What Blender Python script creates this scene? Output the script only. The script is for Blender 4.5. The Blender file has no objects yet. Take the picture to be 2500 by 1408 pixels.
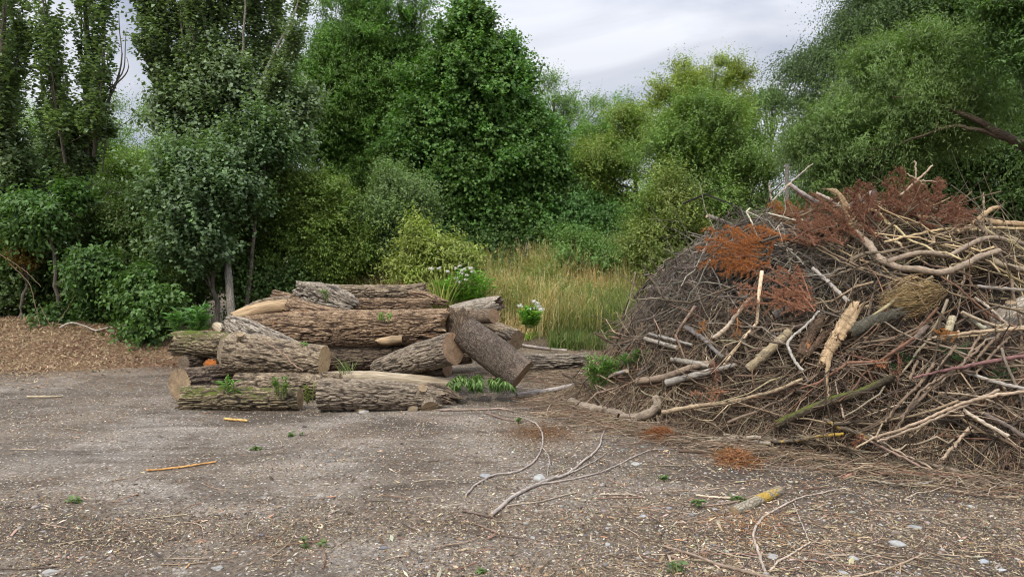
import bpy, math, random
import numpy as np
from mathutils import Vector

# ------------------------------------------------------------------ camera, world, sun
SC = bpy.context.scene
COL = SC.collection
RNG = np.random.default_rng(11)
random.seed(5)
FPX = 1805.0                      # focal length in pixels of the 2500 px wide photograph
HOR = 610.0                       # row of the horizon
CAMH = 1.6
TH = math.atan((704 - HOR) / FPX)

cam_data = bpy.data.cameras.new('camera')
cam_data.sensor_width = 36.0
cam_data.lens = 36.0 * FPX / 2500.0
cam_data.clip_start = 0.05
cam_data.clip_end = 2000.0
cam = bpy.data.objects.new('camera', cam_data)
COL.objects.link(cam)
cam.location = (0, 0, CAMH)
cam.rotation_euler = (math.pi / 2 - TH, 0, 0)
SC.camera = cam

SUN_EL, SUN_AZ = math.radians(52), math.radians(-150)      # azimuth from +Y, clockwise seen from above
world = bpy.data.worlds.new('World')
SC.world = world
world.use_nodes = True
nt = world.node_tree
nt.nodes.clear()
def wn(t): return nt.nodes.new(t)
out = wn('ShaderNodeOutputWorld')
sky = wn('ShaderNodeTexSky'); sky.sky_type = 'NISHITA'; sky.sun_disc = False
sky.sun_elevation = SUN_EL; sky.sun_rotation = SUN_AZ
bg1 = wn('ShaderNodeBackground'); bg1.inputs['Strength'].default_value = 0.1
nt.links.new(sky.outputs[0], bg1.inputs['Color'])
tc = wn('ShaderNodeTexCoord')
mp = wn('ShaderNodeMapping'); mp.inputs['Scale'].default_value = (1.0, 1.0, 2.6); mp.inputs['Location'].default_value = (0.7, 0.3, 0.1)
nt.links.new(tc.outputs['Generated'], mp.inputs['Vector'])
nz = wn('ShaderNodeTexNoise'); nz.inputs['Scale'].default_value = 2.3; nz.inputs['Detail'].default_value = 6; nz.inputs['Roughness'].default_value = 0.5; nz.inputs['Distortion'].default_value = 0.5
nt.links.new(mp.outputs[0], nz.inputs['Vector'])
cr = wn('ShaderNodeValToRGB')
cr.color_ramp.elements[0].position = 0.36; cr.color_ramp.elements[0].color = (0.40, 0.44, 0.545, 1)
cr.color_ramp.elements[1].position = 0.60; cr.color_ramp.elements[1].color = (0.78, 0.80, 0.86, 1)
nt.links.new(nz.outputs['Fac'], cr.inputs['Fac'])
# overcast sky: the cloud layer is about twice as bright overhead as low down
sep = wn('ShaderNodeSeparateXYZ'); nt.links.new(tc.outputs['Generated'], sep.inputs[0])
mr = wn('ShaderNodeMapRange'); mr.inputs['From Min'].default_value = 0.25; mr.inputs['From Max'].default_value = 1.0
mr.inputs['To Min'].default_value = 1.0; mr.inputs['To Max'].default_value = 3.0
nt.links.new(sep.outputs['Z'], mr.inputs['Value'])
bg2 = wn('ShaderNodeBackground')
nt.links.new(cr.outputs['Color'], bg2.inputs['Color']); nt.links.new(mr.outputs[0], bg2.inputs['Strength'])
cover = wn('ShaderNodeMapRange'); cover.inputs['From Min'].default_value = 0.25; cover.inputs['From Max'].default_value = 0.45
cover.inputs['To Min'].default_value = 0.72; cover.inputs['To Max'].default_value = 0.97
nt.links.new(nz.outputs['Fac'], cover.inputs['Value'])
mixw = wn('ShaderNodeMixShader')
nt.links.new(cover.outputs[0], mixw.inputs['Fac'])
nt.links.new(bg1.outputs[0], mixw.inputs[1]); nt.links.new(bg2.outputs[0], mixw.inputs[2])
nt.links.new(mixw.outputs[0], out.inputs['Surface'])

sun_data = bpy.data.lights.new('sun', 'SUN')
sun_data.energy = 2.4
sun_data.angle = math.radians(11)
sun_data.color = (1.0, 0.93, 0.80)
sun = bpy.data.objects.new('sun', sun_data)
COL.objects.link(sun)
sd = Vector((math.sin(SUN_AZ) * math.cos(SUN_EL), math.cos(SUN_AZ) * math.cos(SUN_EL), math.sin(SUN_EL)))
sun.rotation_euler = sd.to_track_quat('Z', 'Y').to_euler()
sun.location = (0, -5, 12)

SC.view_settings.view_transform = 'Standard'
SC.view_settings.look = 'None'
SC.view_settings.exposure = 0.2
SC.view_settings.gamma = 1.0
cy = SC.cycles
cy.max_bounces = 6; cy.diffuse_bounces = 4; cy.glossy_bounces = 2; cy.transmission_bounces = 4
cy.caustics_reflective = False; cy.caustics_refractive = False
cy.use_denoising = True
try:
    cy.denoising_prefilter = 'ACCURATE'; cy.denoising_input_passes = 'RGB_ALBEDO_NORMAL'
except Exception: pass
cy.pixel_filter_type = 'BLACKMAN_HARRIS'; cy.filter_width = 1.1

# ------------------------------------------------------------------ geometry helpers
CT, ST = math.cos(TH), math.sin(TH)
def ray(px, py):
    a = (px - 1250.0) / FPX; b = -(py - 704.0) / FPX
    return np.array([a, CT + b * ST, -ST + b * CT])
def P(px, py, Y):
    d = ray(px, py)
    return np.array([0, 0, CAMH]) + d * (Y / d[1])
def project(p):
    p = np.asarray(p, float); q = p - np.array([0, 0, CAMH])
    fw = q[..., 1] * CT - q[..., 2] * ST
    up = q[..., 1] * ST + q[..., 2] * CT
    return 1250 + FPX * q[..., 0] / fw, 704 - FPX * up / fw

def _hash(ix, iy, iz, seed):
    with np.errstate(over='ignore'):
        h = (ix.astype(np.int64) * 374761393 + iy.astype(np.int64) * 668265263 + iz.astype(np.int64) * 2147483647 + seed * 1274126177) & 0xffffffff
        h = ((h ^ (h >> 13)) * 1274126177) & 0xffffffff
        h = ((h ^ (h >> 16)) * 2246822519) & 0xffffffff
        h = h ^ (h >> 15)
    return h.astype(np.float64) / 4294967295.0
def vnoise(p, seed=0):
    p = np.asarray(p, float)
    i = np.floor(p); f = p - i; f = f * f * (3 - 2 * f)
    ix, iy, iz = i[..., 0], i[..., 1], i[..., 2]
    r = 0
    for dx in (0, 1):
        wx = f[..., 0] if dx else 1 - f[..., 0]
        for dy in (0, 1):
            wy = f[..., 1] if dy else 1 - f[..., 1]
            for dz in (0, 1):
                wz = f[..., 2] if dz else 1 - f[..., 2]
                r = r + wx * wy * wz * _hash(ix + dx, iy + dy, iz + dz, seed)
    return r * 2 - 1
def fbm(p, seed=0, o=3):
    p = np.asarray(p, float); s = 0; a = 1; t = 0
    for k in range(o):
        s = s + a * vnoise(p * (2 ** k), seed + 17 * k); t += a; a *= 0.5
    return s / t
def n2(x, y, s, seed=0, o=3):
    x = np.asarray(x, float); y = np.asarray(y, float)
    x, y = np.broadcast_arrays(x, y)
    return fbm(np.stack([x * s, y * s, np.full_like(x, 0.37)], -1), seed, o)
def unit(v):
    return v / np.maximum(np.linalg.norm(v, axis=-1, keepdims=True), 1e-9)
def rnd_unit(n):
    return unit(RNG.normal(size=(n, 3)))
def smooth(x, a, b):
    t = np.clip((np.asarray(x, float) - a) / (b - a), 0, 1); return t * t * (3 - 2 * t)

class MB:
    """collects vertices, triangles, quads and per-vertex colour / co, and links ONE mesh object"""
    def __init__(s):
        s.v = []; s.f = {3: [], 4: []}; s.m = {3: [], 4: []}; s.c = []; s.k = []; s.n = 0
    def add(s, V, F, col=(1, 1, 1), co=None, mat=0):
        V = np.asarray(V, float).reshape(-1, 3)
        F = np.asarray(F, np.int64)
        s.v.append(V)
        col = np.asarray(col, float)
        if col.ndim == 1: col = np.tile(col[:3], (len(V), 1))
        s.c.append(col[:, :3])
        s.k.append(V if co is None else np.asarray(co, float).reshape(-1, 3))
        if len(F):
            s.f[F.shape[1]].append(F + s.n); s.m[F.shape[1]].append(np.full(len(F), mat))
        s.n += len(V)
        return s
    def more(s, F, mat=0, base=None):
        F = np.asarray(F, np.int64); s.f[F.shape[1]].append(F + base); s.m[F.shape[1]].append(np.full(len(F), mat))
    def build(s, name, mats, parent=None, smooth_=True):
        me = bpy.data.meshes.new(name)
        V = np.concatenate(s.v); 
        tri = np.concatenate(s.f[3]) if s.f[3] else np.zeros((0, 3), int)
        qd = np.concatenate(s.f[4]) if s.f[4] else np.zeros((0, 4), int)
        mi = np.concatenate([np.concatenate(s.m[k]) if s.m[k] else np.zeros(0, int) for k in (3, 4)])
        nt_, nq = len(tri), len(qd)
        me.vertices.add(len(V)); me.vertices.foreach_set('co', V.astype(np.float32).ravel())
        loops = np.concatenate([tri.ravel(), qd.ravel()]).astype(np.int32)
        me.loops.add(len(loops)); me.loops.foreach_set('vertex_index', loops)
        me.polygons.add(nt_ + nq)
        st = np.concatenate([np.arange(nt_) * 3, nt_ * 3 + np.arange(nq) * 4]).astype(np.int32)
        me.polygons.foreach_set('loop_start', st)
        if not isinstance(mats, (list, tuple)): mats = [mats]
        for m in mats: me.materials.append(m)
        me.polygons.foreach_set('material_index', mi.astype(np.int32))
        me.polygons.foreach_set('use_smooth', np.full(nt_ + nq, smooth_, bool))
        me.update(calc_edges=True)
        ca = me.attributes.new('col', 'FLOAT_COLOR', 'POINT')
        cc = np.concatenate(s.c); cc = np.concatenate([cc, np.ones((len(cc), 1))], 1)
        ca.data.foreach_set('color', np.clip(cc, 0, 1).astype(np.float32).ravel())
        ka = me.attributes.new('bco', 'FLOAT_VECTOR', 'POINT')
        ka.data.foreach_set('vector', np.concatenate(s.k).astype(np.float32).ravel())
        o = bpy.data.objects.new(name, me); COL.objects.link(o)
        if parent is not None: o.parent = parent
        return o

def tag(o, label=None, cat=None, group=None, kind=None):
    if label: o['label'] = label
    if cat: o['category'] = cat
    if group: o['group'] = group
    if kind: o['kind'] = kind
    return o
def thing(name, label, cat, group=None):
    o = bpy.data.objects.new(name, None); COL.objects.link(o); o.empty_display_size = 0.2
    return tag(o, label, cat, group)
def settle(root, loc):
    """move the empty to its thing's base, its children (built in world space) stay where they are"""
    loc = Vector([float(a) for a in loc])
    root.location = loc
    for ch in root.children:
        ch.data.transform(__import__('mathutils').Matrix.Translation(-loc)) if ch.data.users == 1 else None
def recenter(o, loc=None):
    """put the origin of a single-mesh thing at its base"""
    me = o.data; n = len(me.vertices); a = np.empty(n * 3, np.float32); me.vertices.foreach_get('co', a); a = a.reshape(-1, 3)
    if loc is None: loc = (a[:, 0].mean(), a[:, 1].mean(), a[:, 2].min())
    a -= np.array(loc, np.float32); me.vertices.foreach_set('co', a.ravel()); o.location = [float(q) for q in loc]; me.update()
    return o

def resample(pts, k):
    pts = np.asarray(pts, float)
    if len(pts) > 2:        # Catmull-Rom through the points
        q = [pts[0] * 2 - pts[1]] + list(pts) + [pts[-1] * 2 - pts[-2]]
        outp = []
        for i in range(1, len(q) - 2):
            for t in np.linspace(0, 1, 9)[:-1]:
                a, b, c, d = q[i - 1], q[i], q[i + 1], q[i + 2]
                outp.append(0.5 * ((2 * b) + (c - a) * t + (2 * a - 5 * b + 4 * c - d) * t ** 2 + (3 * b - a - 3 * c + d) * t ** 3))
        outp.append(pts[-1]); pts = np.array(outp)
    s = np.concatenate([[0], np.cumsum(np.linalg.norm(np.diff(pts[:, :3], axis=0), axis=1))])
    t = np.linspace(0, s[-1], k)
    return np.stack([np.interp(t, s, pts[:, i]) for i in range(pts.shape[1])], 1)

def tubes(Pn, R, S, mb, col, caps=0, capcol=(0.45, 0.33, 0.2), mat=0, capmat=0):
    """N tubes of K points each: Pn (N,K,3), R (N,K), col (3,) or (N,3) or (N,K,3)"""
    Pn = np.asarray(Pn, float); R = np.asarray(R, float); N, K, _ = Pn.shape
    T = np.gradient(Pn, axis=1); T = unit(T)
    ref = np.where(np.abs(T[:, :1, 2:3]) > 0.9, np.array([1.0, 0, 0]), np.array([0, 0, 1.0]))
    ref = np.broadcast_to(ref, T.shape)
    A = unit(np.cross(T, ref)); B = np.cross(T, A)
    th = np.arange(S) / S * 2 * np.pi
    ct, st = np.cos(th), np.sin(th)
    V = Pn[:, :, None, :] + R[:, :, None, None] * (A[:, :, None, :] * ct[None, None, :, None] + B[:, :, None, :] * st[None, None, :, None])
    L = np.concatenate([np.zeros((N, 1)), np.cumsum(np.linalg.norm(np.diff(Pn, axis=1), axis=2), axis=1)], 1)
    off = RNG.uniform(0, 50, (N, 1, 1, 1))
    co = np.stack([R[:, :, None] * ct, R[:, :, None] * st, np.broadcast_to(L[:, :, None], (N, K, S))], -1) + off
    base = (np.arange(N) * K * S)[:, None, None]
    i = np.arange(K - 1)[None, :, None] * S; j = np.arange(S)[None, None, :]; j2 = (j + 1) % S
    F = np.stack([base + i + j, base + i + j2, base + i + S + j2, base + i + S + j], -1).reshape(-1, 4)
    col = np.asarray(col, float)
    if col.ndim == 1: C = np.tile(col, (N * K * S, 1))
    elif col.ndim == 2: C = np.repeat(col, K * S, axis=0)
    else: C = np.repeat(col.reshape(N * K, 3), S, axis=0)
    mb.add(V.reshape(-1, 3), F, C, co.reshape(-1, 3), mat)
    if caps:
        ends = [0] if caps == 1 else ([K - 1] if caps == 2 else [0, K - 1])
        for e in ends:
            ring = V[:, e]                               # N,S,3
            cen = Pn[:, e][:, None, :]
            VV = np.concatenate([ring, cen], 1)
            b = (np.arange(N) * (S + 1))[:, None]; jj = np.arange(S)[None, :]
            FF = np.stack([b + jj, b + (jj + 1) % S, np.broadcast_to(b + S, (N, S))], -1).reshape(-1, 3)
            if e == 0: FF = FF[:, ::-1]
            mb.add(VV.reshape(-1, 3), FF, np.asarray(capcol, float), None, capmat)
    return mb

# ------------------------------------------------------------------ materials
class NT:
    def __init__(s, name):
        s.m = bpy.data.materials.new(name); s.m.use_nodes = True; s.t = s.m.node_tree
        s.b = s.t.nodes['Principled BSDF']; s.o = s.t.nodes['Material Output']
        s.b.inputs['Roughness'].default_value = 0.85
        s.b.inputs['Specular IOR Level'].default_value = 0.25
    def n(s, t, **kw):
        x = s.t.nodes.new(t)
        for k, v in kw.items():
            if k in x.inputs: x.inputs[k].default_value = v
            else: setattr(x, k, v)
        return x
    def l(s, a, b): s.t.links.new(a, b)
    def attr(s, name):
        a = s.n('ShaderNodeAttribute'); a.attribute_name = name; return a
    def mapv(s, v, scale, loc=(0, 0, 0)):
        m = s.n('ShaderNodeMapping'); m.inputs['Scale'].default_value = scale; m.inputs['Location'].default_value = loc; s.l(v, m.inputs['Vector']); return m.outputs[0]
    def noise(s, v, scale, detail=4, rough=0.55, dist=0.0):
        x = s.n('ShaderNodeTexNoise'); x.inputs['Scale'].default_value = scale; x.inputs['Detail'].default_value = detail
        x.inputs['Roughness'].default_value = rough; x.inputs['Distortion'].default_value = dist; s.l(v, x.inputs['Vector']); return x.outputs['Fac']
    def ramp(s, f, *st):
        x = s.n('ShaderNodeValToRGB'); e = x.color_ramp.elements
        while len(e) < len(st): e.new(0.5)
        for i, (p, c) in enumerate(st):
            e[i].position = p; e[i].color = (c, c, c, 1) if isinstance(c, (int, float)) else (c[0], c[1], c[2], 1)
        s.l(f, x.inputs['Fac']); return x.outputs['Color']
    def mix(s, f, a, b, mode='MIX'):
        x = s.n('ShaderNodeMix'); x.data_type = 'RGBA'; x.blend_type = mode
        for key, v in ((0, f), (6, a), (7, b)):
            if isinstance(v, (int, float)): x.inputs[key].default_value = v if key == 0 else (v, v, v, 1)
            elif isinstance(v, tuple): x.inputs[key].default_value = (v[0], v[1], v[2], 1)
            else: s.l(v, x.inputs[key])
        return x.outputs[2]
    def bump(s, h, strength, dist):
        x = s.n('ShaderNodeBump'); x.inputs['Strength'].default_value = strength; x.inputs['Distance'].default_value = dist
        s.l(h, x.inputs['Height']); s.l(x.outputs[0], s.b.inputs['Normal']); return x
    def base(s, c): s.l(c, s.b.inputs['Base Color']); return s

def mat_leaf(name, trans=0.35, rough=0.5, spec=0.35):
    k = NT(name); a = k.attr('col')
    k.base(a.outputs['Color']); k.b.inputs['Roughness'].default_value = rough; k.b.inputs['Specular IOR Level'].default_value = spec
    tr = k.n('ShaderNodeBsdfTranslucent'); c2 = k.mix(1.0, a.outputs['Color'], (1.0, 1.15, 0.45), 'MULTIPLY'); k.l(c2, tr.inputs['Color'])
    mx = k.n('ShaderNodeMixShader'); mx.inputs['Fac'].default_value = trans
    k.l(k.b.outputs[0], mx.inputs[1]); k.l(tr.outputs[0], mx.inputs[2]); k.l(mx.outputs[0], k.o.inputs['Surface'])
    return k.m
def mat_twig(name, scale=90.0, bump=0.5):
    k = NT(name); a = k.attr('col'); c = k.attr('bco').outputs['Vector']
    v = k.mapv(c, (1, 1, 0.35)); f = k.noise(v, scale, 4, 0.6)
    f2 = k.noise(c, 7.0, 3, 0.6)
    r = k.ramp(f, (0.3, 0.55), (0.62, 1.25)); r2 = k.ramp(f2, (0.3, 0.72), (0.7, 1.25))
    k.base(k.mix(1.0, k.mix(1.0, a.outputs['Color'], r, 'MULTIPLY'), r2, 'MULTIPLY')); k.bump(f, bump, 0.004)
    return k.m
def mat_bark(name, ridge, mid, dark, scale=1.0, moss=0.0, patch=None, stretch=0.13, patchamt=0.5, lenticel=False):
    k = NT(name); c = k.attr('bco').outputs['Vector']; a = k.attr('col')
    v = k.mapv(c, (1, 1, stretch)); 
    n1 = k.noise(v, 60 * scale, 6, 0.7, 0.3)
    vo = k.n('ShaderNodeTexVoronoi', feature='DISTANCE_TO_EDGE'); vo.inputs['Scale'].default_value = 44 * scale
    nv = k.n('ShaderNodeTexNoise'); nv.inputs['Scale'].default_value = 14; k.l(c, nv.inputs['Vector'])
    dv = k.n('ShaderNodeMix'); dv.data_type = 'RGBA'; dv.blend_type = 'LINEAR_LIGHT'; dv.inputs[0].default_value = 0.035
    k.l(v, dv.inputs[6]); k.l(nv.outputs['Color'], dv.inputs[7]); k.l(dv.outputs[2], vo.inputs['Vector'])
    e = k.ramp(vo.outputs['Distance'], (0.0, 0.0), (0.22, 1.0))
    h = k.mix(0.55, e, n1)
    # 'col' carries the furrow depth in x (0 in a crack, 1 on a ridge)
    sepc = k.n('ShaderNodeSeparateColor'); k.l(a.outputs['Color'], sepc.inputs[0])
    cr_ = k.ramp(sepc.outputs[0], (0.0, 0.0), (0.8, 1.0))
    hh = k.mix(1.0, h, cr_, 'MULTIPLY')
    colr = k.ramp(hh, (0.05, dark), (0.34, mid), (0.72, ridge))
    big = k.noise(c, 5.0, 4, 0.6)
    colr = k.mix(1.0, colr, k.ramp(big, (0.3, 0.72), (0.7, 1.2)), 'MULTIPLY')
    if patch is not None:
        pf = k.ramp(k.noise(k.mapv(c, (1, 1, 0.5)), 4.2, 5, 0.7, 0.6), (0.70 - patchamt * 0.16, 0.0), (0.74 - patchamt * 0.16, 1.0))
        colr = k.mix(pf, colr, patch)
    if moss > 0:
        g = k.n('ShaderNodeNewGeometry'); sp = k.n('ShaderNodeSeparateXYZ'); k.l(g.outputs['Normal'], sp.inputs[0])
        up = k.ramp(sp.outputs['Z'], (0.25, 0.0), (0.8, 1.0)); mn = k.ramp(k.noise(c, 6.0, 5, 0.7), (0.62 - moss * 0.2, 0.0), (0.70 - moss * 0.2, 1.0))
        colr = k.mix(k.mix(1.0, up, mn, 'MULTIPLY'), colr, (0.09, 0.11, 0.02))
    if lenticel:
        lf = k.noise(k.mapv(c, (0.25, 0.25, 3.2)), 18, 3, 0.6); colr = k.mix(k.ramp(lf, (0.62, 0.0), (0.68, 0.8)), colr, (0.20, 0.165, 0.145))
    k.base(colr); k.bump(hh, 0.9, 0.012)
    k.b.inputs['Roughness'].default_value = 0.9; k.b.inputs['Specular IOR Level'].default_value = 0.2
    return k.m
def mat_cut(name, light, dark, ring=60.0):
    k = NT(name); c = k.attr('bco').outputs['Vector']
    ln = k.n('ShaderNodeVectorMath', operation='LENGTH'); k.l(c, ln.inputs[0])
    wob = k.noise(c, 9, 3, 0.5)
    ad = k.n('ShaderNodeMath', operation='MULTIPLY_ADD'); k.l(wob, ad.inputs[0]); ad.inputs[1].default_value = 0.03; k.l(ln.outputs['Value'], ad.inputs[2])
    mu = k.n('ShaderNodeMath', operation='MULTIPLY'); k.l(ad.outputs[0], mu.inputs[0]); mu.inputs[1].default_value = ring * 6.283
    si = k.n('ShaderNodeMath', operation='SINE'); k.l(mu.outputs[0], si.inputs[0])
    rg = k.ramp(si.outputs[0], (0.0, 0.82), (1.0, 1.08))
    st = k.ramp(k.noise(c, 11, 5, 0.65), (0.3, dark), (0.65, light))
    saw = k.noise(k.mapv(c, (1, 12, 1)), 14, 3, 0.6)
    sc_ = k.n('ShaderNodeSeparateXYZ'); k.l(c, sc_.inputs[0]); at_ = k.n('ShaderNodeMath', operation='ARCTAN2'); k.l(sc_.outputs[1], at_.inputs[0]); k.l(sc_.outputs[0], at_.inputs[1])
    cb_ = k.n('ShaderNodeCombineXYZ'); k.l(at_.outputs[0], cb_.inputs[0]); k.l(ln.outputs['Value'], cb_.inputs[1]); crk = k.ramp(k.noise(k.mapv(cb_.outputs[0], (1, 2.5, 1)), 5.5, 2, 0.5), (0.485, 1.0), (0.5, 0.25), (0.515, 1.0)); rg = k.mix(1.0, rg, crk, 'MULTIPLY')
    k.base(k.mix(1.0, k.mix(1.0, st, rg, 'MULTIPLY'), k.ramp(saw, (0.3, 0.75), (0.7, 1.15)), 'MULTIPLY')); k.bump(saw, 0.4, 0.004)
    return k.m
def mat_wood(name, light, dark, scale=1.0):
    k = NT(name); c = k.attr('bco').outputs['Vector']
    f = k.noise(k.mapv(c, (1, 1, 0.06)), 60 * scale, 5, 0.65, 0.3); b = k.noise(k.mapv(c, (1, 1, .5)), 9, 4, 0.6)
    colr = k.ramp(f, (0.3, dark), (0.62, light)); k.base(k.mix(1.0, colr, k.ramp(b, (0.3, 0.68), (0.7, 1.15)), 'MULTIPLY')); k.bump(f, 0.7, 0.008)
    return k.m
def mat_plain(name, rough=0.8):
    k = NT(name); a = k.attr('col'); c = k.n('ShaderNodeTexCoord').outputs['Object']
    f = k.noise(c, 40, 4, 0.6); k.base(k.mix(1.0, a.outputs['Color'], k.ramp(f, (0.3, 0.75), (0.7, 1.15)), 'MULTIPLY')); k.bump(f, 0.3, 0.004)
    k.b.inputs['Roughness'].default_value = rough
    return k.m
M_LEAF = mat_leaf('leaf', 0.34); M_GRASS = mat_leaf('grass_blade', 0.25, 0.6, 0.2); M_PETAL = mat_leaf('petal', 0.3, 0.6, 0.2)
M_TWIG = mat_twig('twig_bark'); M_NEEDLE = mat_leaf('dry_needle', 0.12, 0.7, 0.15)
M_STONE = mat_plain('stone', 0.8); M_CHIP = mat_plain('chip', 0.85)
M_BARK_TREE = mat_bark('tree_bark', (0.20, 0.175, 0.14), (0.12, 0.10, 0.08), (0.04, 0.033, 0.026), 0.9)
M_BARK_PALE = mat_bark('pale_tree_bark', (0.28, 0.255, 0.215), (0.18, 0.16, 0.13), (0.06, 0.05, 0.04), 0.8)
M_OAK = mat_bark('furrowed_bark', (0.37, 0.295, 0.205), (0.20, 0.152, 0.105), (0.045, 0.034, 0.025), 1.0)
M_OAKR = mat_bark('reddish_furrowed_bark', (0.37, 0.265, 0.17), (0.19, 0.125, 0.078), (0.04, 0.027, 0.02), 1.0, patch=(0.42, 0.20, 0.09), patchamt=0.55)
M_OAKM = mat_bark('mossy_bark', (0.33, 0.265, 0.165), (0.16, 0.125, 0.08), (0.03, 0.025, 0.018), 1.0, moss=0.75)
M_GREY = mat_bark('grey_bark', (0.40, 0.35, 0.285), (0.21, 0.175, 0.135), (0.045, 0.037, 0.03), 0.8)
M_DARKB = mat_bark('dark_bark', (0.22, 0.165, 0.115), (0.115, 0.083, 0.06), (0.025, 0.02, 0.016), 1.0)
M_CHERRY = mat_bark('cherry_bark', (0.20, 0.16, 0.125), (0.09, 0.068, 0.052), (0.03, 0.022, 0.018), 1.3, stretch=0.6, lenticel=True, patch=(0.19, 0.145, 0.11), patchamt=0.8)
M_DUSTY = mat_bark('dusty_bark', (0.33, 0.27, 0.20), (0.20, 0.16, 0.12), (0.045, 0.035, 0.026), 0.8, patch=(0.27, 0.21, 0.145), patchamt=0.5)
M_CUTB = mat_cut('weathered_cut', (0.42, 0.31, 0.19), (0.19, 0.13, 0.08)); M_CUTY = mat_cut('fresh_cut', (0.62, 0.46, 0.27), (0.42, 0.28, 0.14))
M_CUTO = mat_cut('orange_cut', (0.60, 0.19, 0.04), (0.30, 0.13, 0.05)); M_CUTR = mat_cut('reddish_cut', (0.40, 0.27, 0.17), (0.24, 0.15, 0.09))
M_WOOD = mat_wood('bare_wood', (0.56, 0.41, 0.245), (0.22, 0.135, 0.07)); M_WOODP = mat_wood('pale_stripped_wood', (0.52, 0.44, 0.32), (0.24, 0.175, 0.11))
M_LICHEN = mat_bark('lichened_bark', (0.38, 0.34, 0.25), (0.24, 0.20, 0.15), (0.08, 0.06, 0.04), 1.2, patch=(0.42, 0.28, 0.06), patchamt=1.5)
M_GLICH = mat_bark('grey_green_lichen_bark', (0.24, 0.235, 0.18), (0.15, 0.14, 0.105), (0.04, 0.035, 0.025), 1.4, patch=(0.23, 0.26, 0.19), patchamt=0.7)

# ------------------------------------------------------------------ terrain
def ground_z(x, y):
    x = np.asarray(x, float); y = np.asarray(y, float)
    bank = smooth(y, 11.2, 14.8) * 0.95 * smooth(x, -5.2, -1.8) * (1 - smooth(x, 7, 12)) + smooth(y, 12.0, 16) * 0.25
    return bank * (1 + 0.25 * n2(x, y, 0.8, 3)) + 0.018 * n2(x, y, 0.7, 5) + 0.008 * n2(x, y, 3.0, 9)
HEAP_POLY = np.array([(0.5, 7.9), (0.8, 7.1), (1.45, 6.45), (2.05, 5.85), (2.8, 5.35), (3.5, 5.05), (5.2, 4.7), (8, 5.2), (9, 8), (8, 11.5), (4, 12), (2.2, 11), (1.45, 9.8), (1.0, 8.8)])
def poly_dist(x, y, poly):
    """distance inside the polygon (0 outside)"""
    inside = np.zeros(x.shape, bool); d = np.full(x.shape, 1e9)
    n = len(poly)
    for i in range(n):
        x1, y1 = poly[i]; x2, y2 = poly[(i + 1) % n]
        c = ((y1 > y) != (y2 > y)) & (x < (x2 - x1) * (y - y1) / (y2 - y1 + 1e-12) + x1)
        inside ^= c
        t = np.clip(((x - x1) * (x2 - x1) + (y - y1) * (y2 - y1)) / ((x2 - x1) ** 2 + (y2 - y1) ** 2), 0, 1)
        d = np.minimum(d, np.hypot(x - x1 - t * (x2 - x1), y - y1 - t * (y2 - y1)))
    return np.where(inside, d, 0.0)
GX = np.arange(-0.5, 10, 0.05); GY = np.arange(4.0, 13, 0.05)
_gx, _gy = np.meshgrid(GX, GY)
_s = poly_dist(_gx, _gy, HEAP_POLY)
_hm = np.interp(_gx, [0.3, 1.0, 1.7, 2.3, 3.0, 3.9, 4.6, 5.2, 6.5, 9], [0.5, 1.0, 1.75, 2.02, 2.08, 2.0, 1.8, 1.62, 1.55, 1.4])
_w = np.interp(_gx, [0.3, 1.2, 2.0, 3.0, 9], [2.0, 1.45, 1.75, 2.45, 2.7])
_hh = _hm * (1 - (1 - np.clip(_s / _w, 0, 1)) ** 1.75)
_hh = _hh * (1 + 0.10 * n2(_gx, _gy, 1.1, 21)) + 0.10 * np.clip(_s, 0, 1) * n2(_gx, _gy, 2.6, 22)
HEAP = np.where(_s > 0, _hh, 0)
def heap_z(x, y):
    fx = np.clip((np.asarray(x, float) - GX[0]) / 0.05, 0, len(GX) - 1.001); fy = np.clip((np.asarray(y, float) - GY[0]) / 0.05, 0, len(GY) - 1.001)
    i = fx.astype(int); j = fy.astype(int); u = fx - i; v = fy - j
    return HEAP[j, i] * (1 - u) * (1 - v) + HEAP[j, i + 1] * u * (1 - v) + HEAP[j + 1, i] * (1 - u) * v + HEAP[j + 1, i + 1] * u * v
def mulch_z(x, y):
    x = np.asarray(x, float); y = np.asarray(y, float)
    e = np.exp(-(((x + 7.4) / 2.7) ** 2 + ((y - 12.1) / 1.7) ** 2) ** 1.3) * 0.52
    e2 = np.exp(-(((x + 4.9) / 2.2) ** 2 + ((y - 12.0) / 1.2) ** 2)) * 0.36
    return np.maximum(e, e2) * (1 + 0.16 * n2(x, y, 2.2, 31)) + np.maximum(e, e2) * 0.10 * n2(x, y, 7, 33) - 0.03
def surf_z(x, y):
    return np.maximum(ground_z(x, y) + heap_z(x, y), ground_z(x, y) + np.maximum(mulch_z(x, y), 0))
def hit(px, py, lift=0.0):
    """where the sight line through a pixel of the photograph meets the heap or the ground"""
    d = ray(px, py); Y = np.arange(3.0, 14, 0.02)
    pts = np.array([0, 0, CAMH])[None] + d[None] * (Y / d[1])[:, None]
    z = surf_z(pts[:, 0], pts[:, 1]); k = np.argmax(pts[:, 2] < z)
    if not (pts[:, 2] < z).any(): k = np.argmin(pts[:, 2] - z)
    p = pts[k] - unit(d) * lift; p[2] += lift * 0.5
    return p

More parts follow.
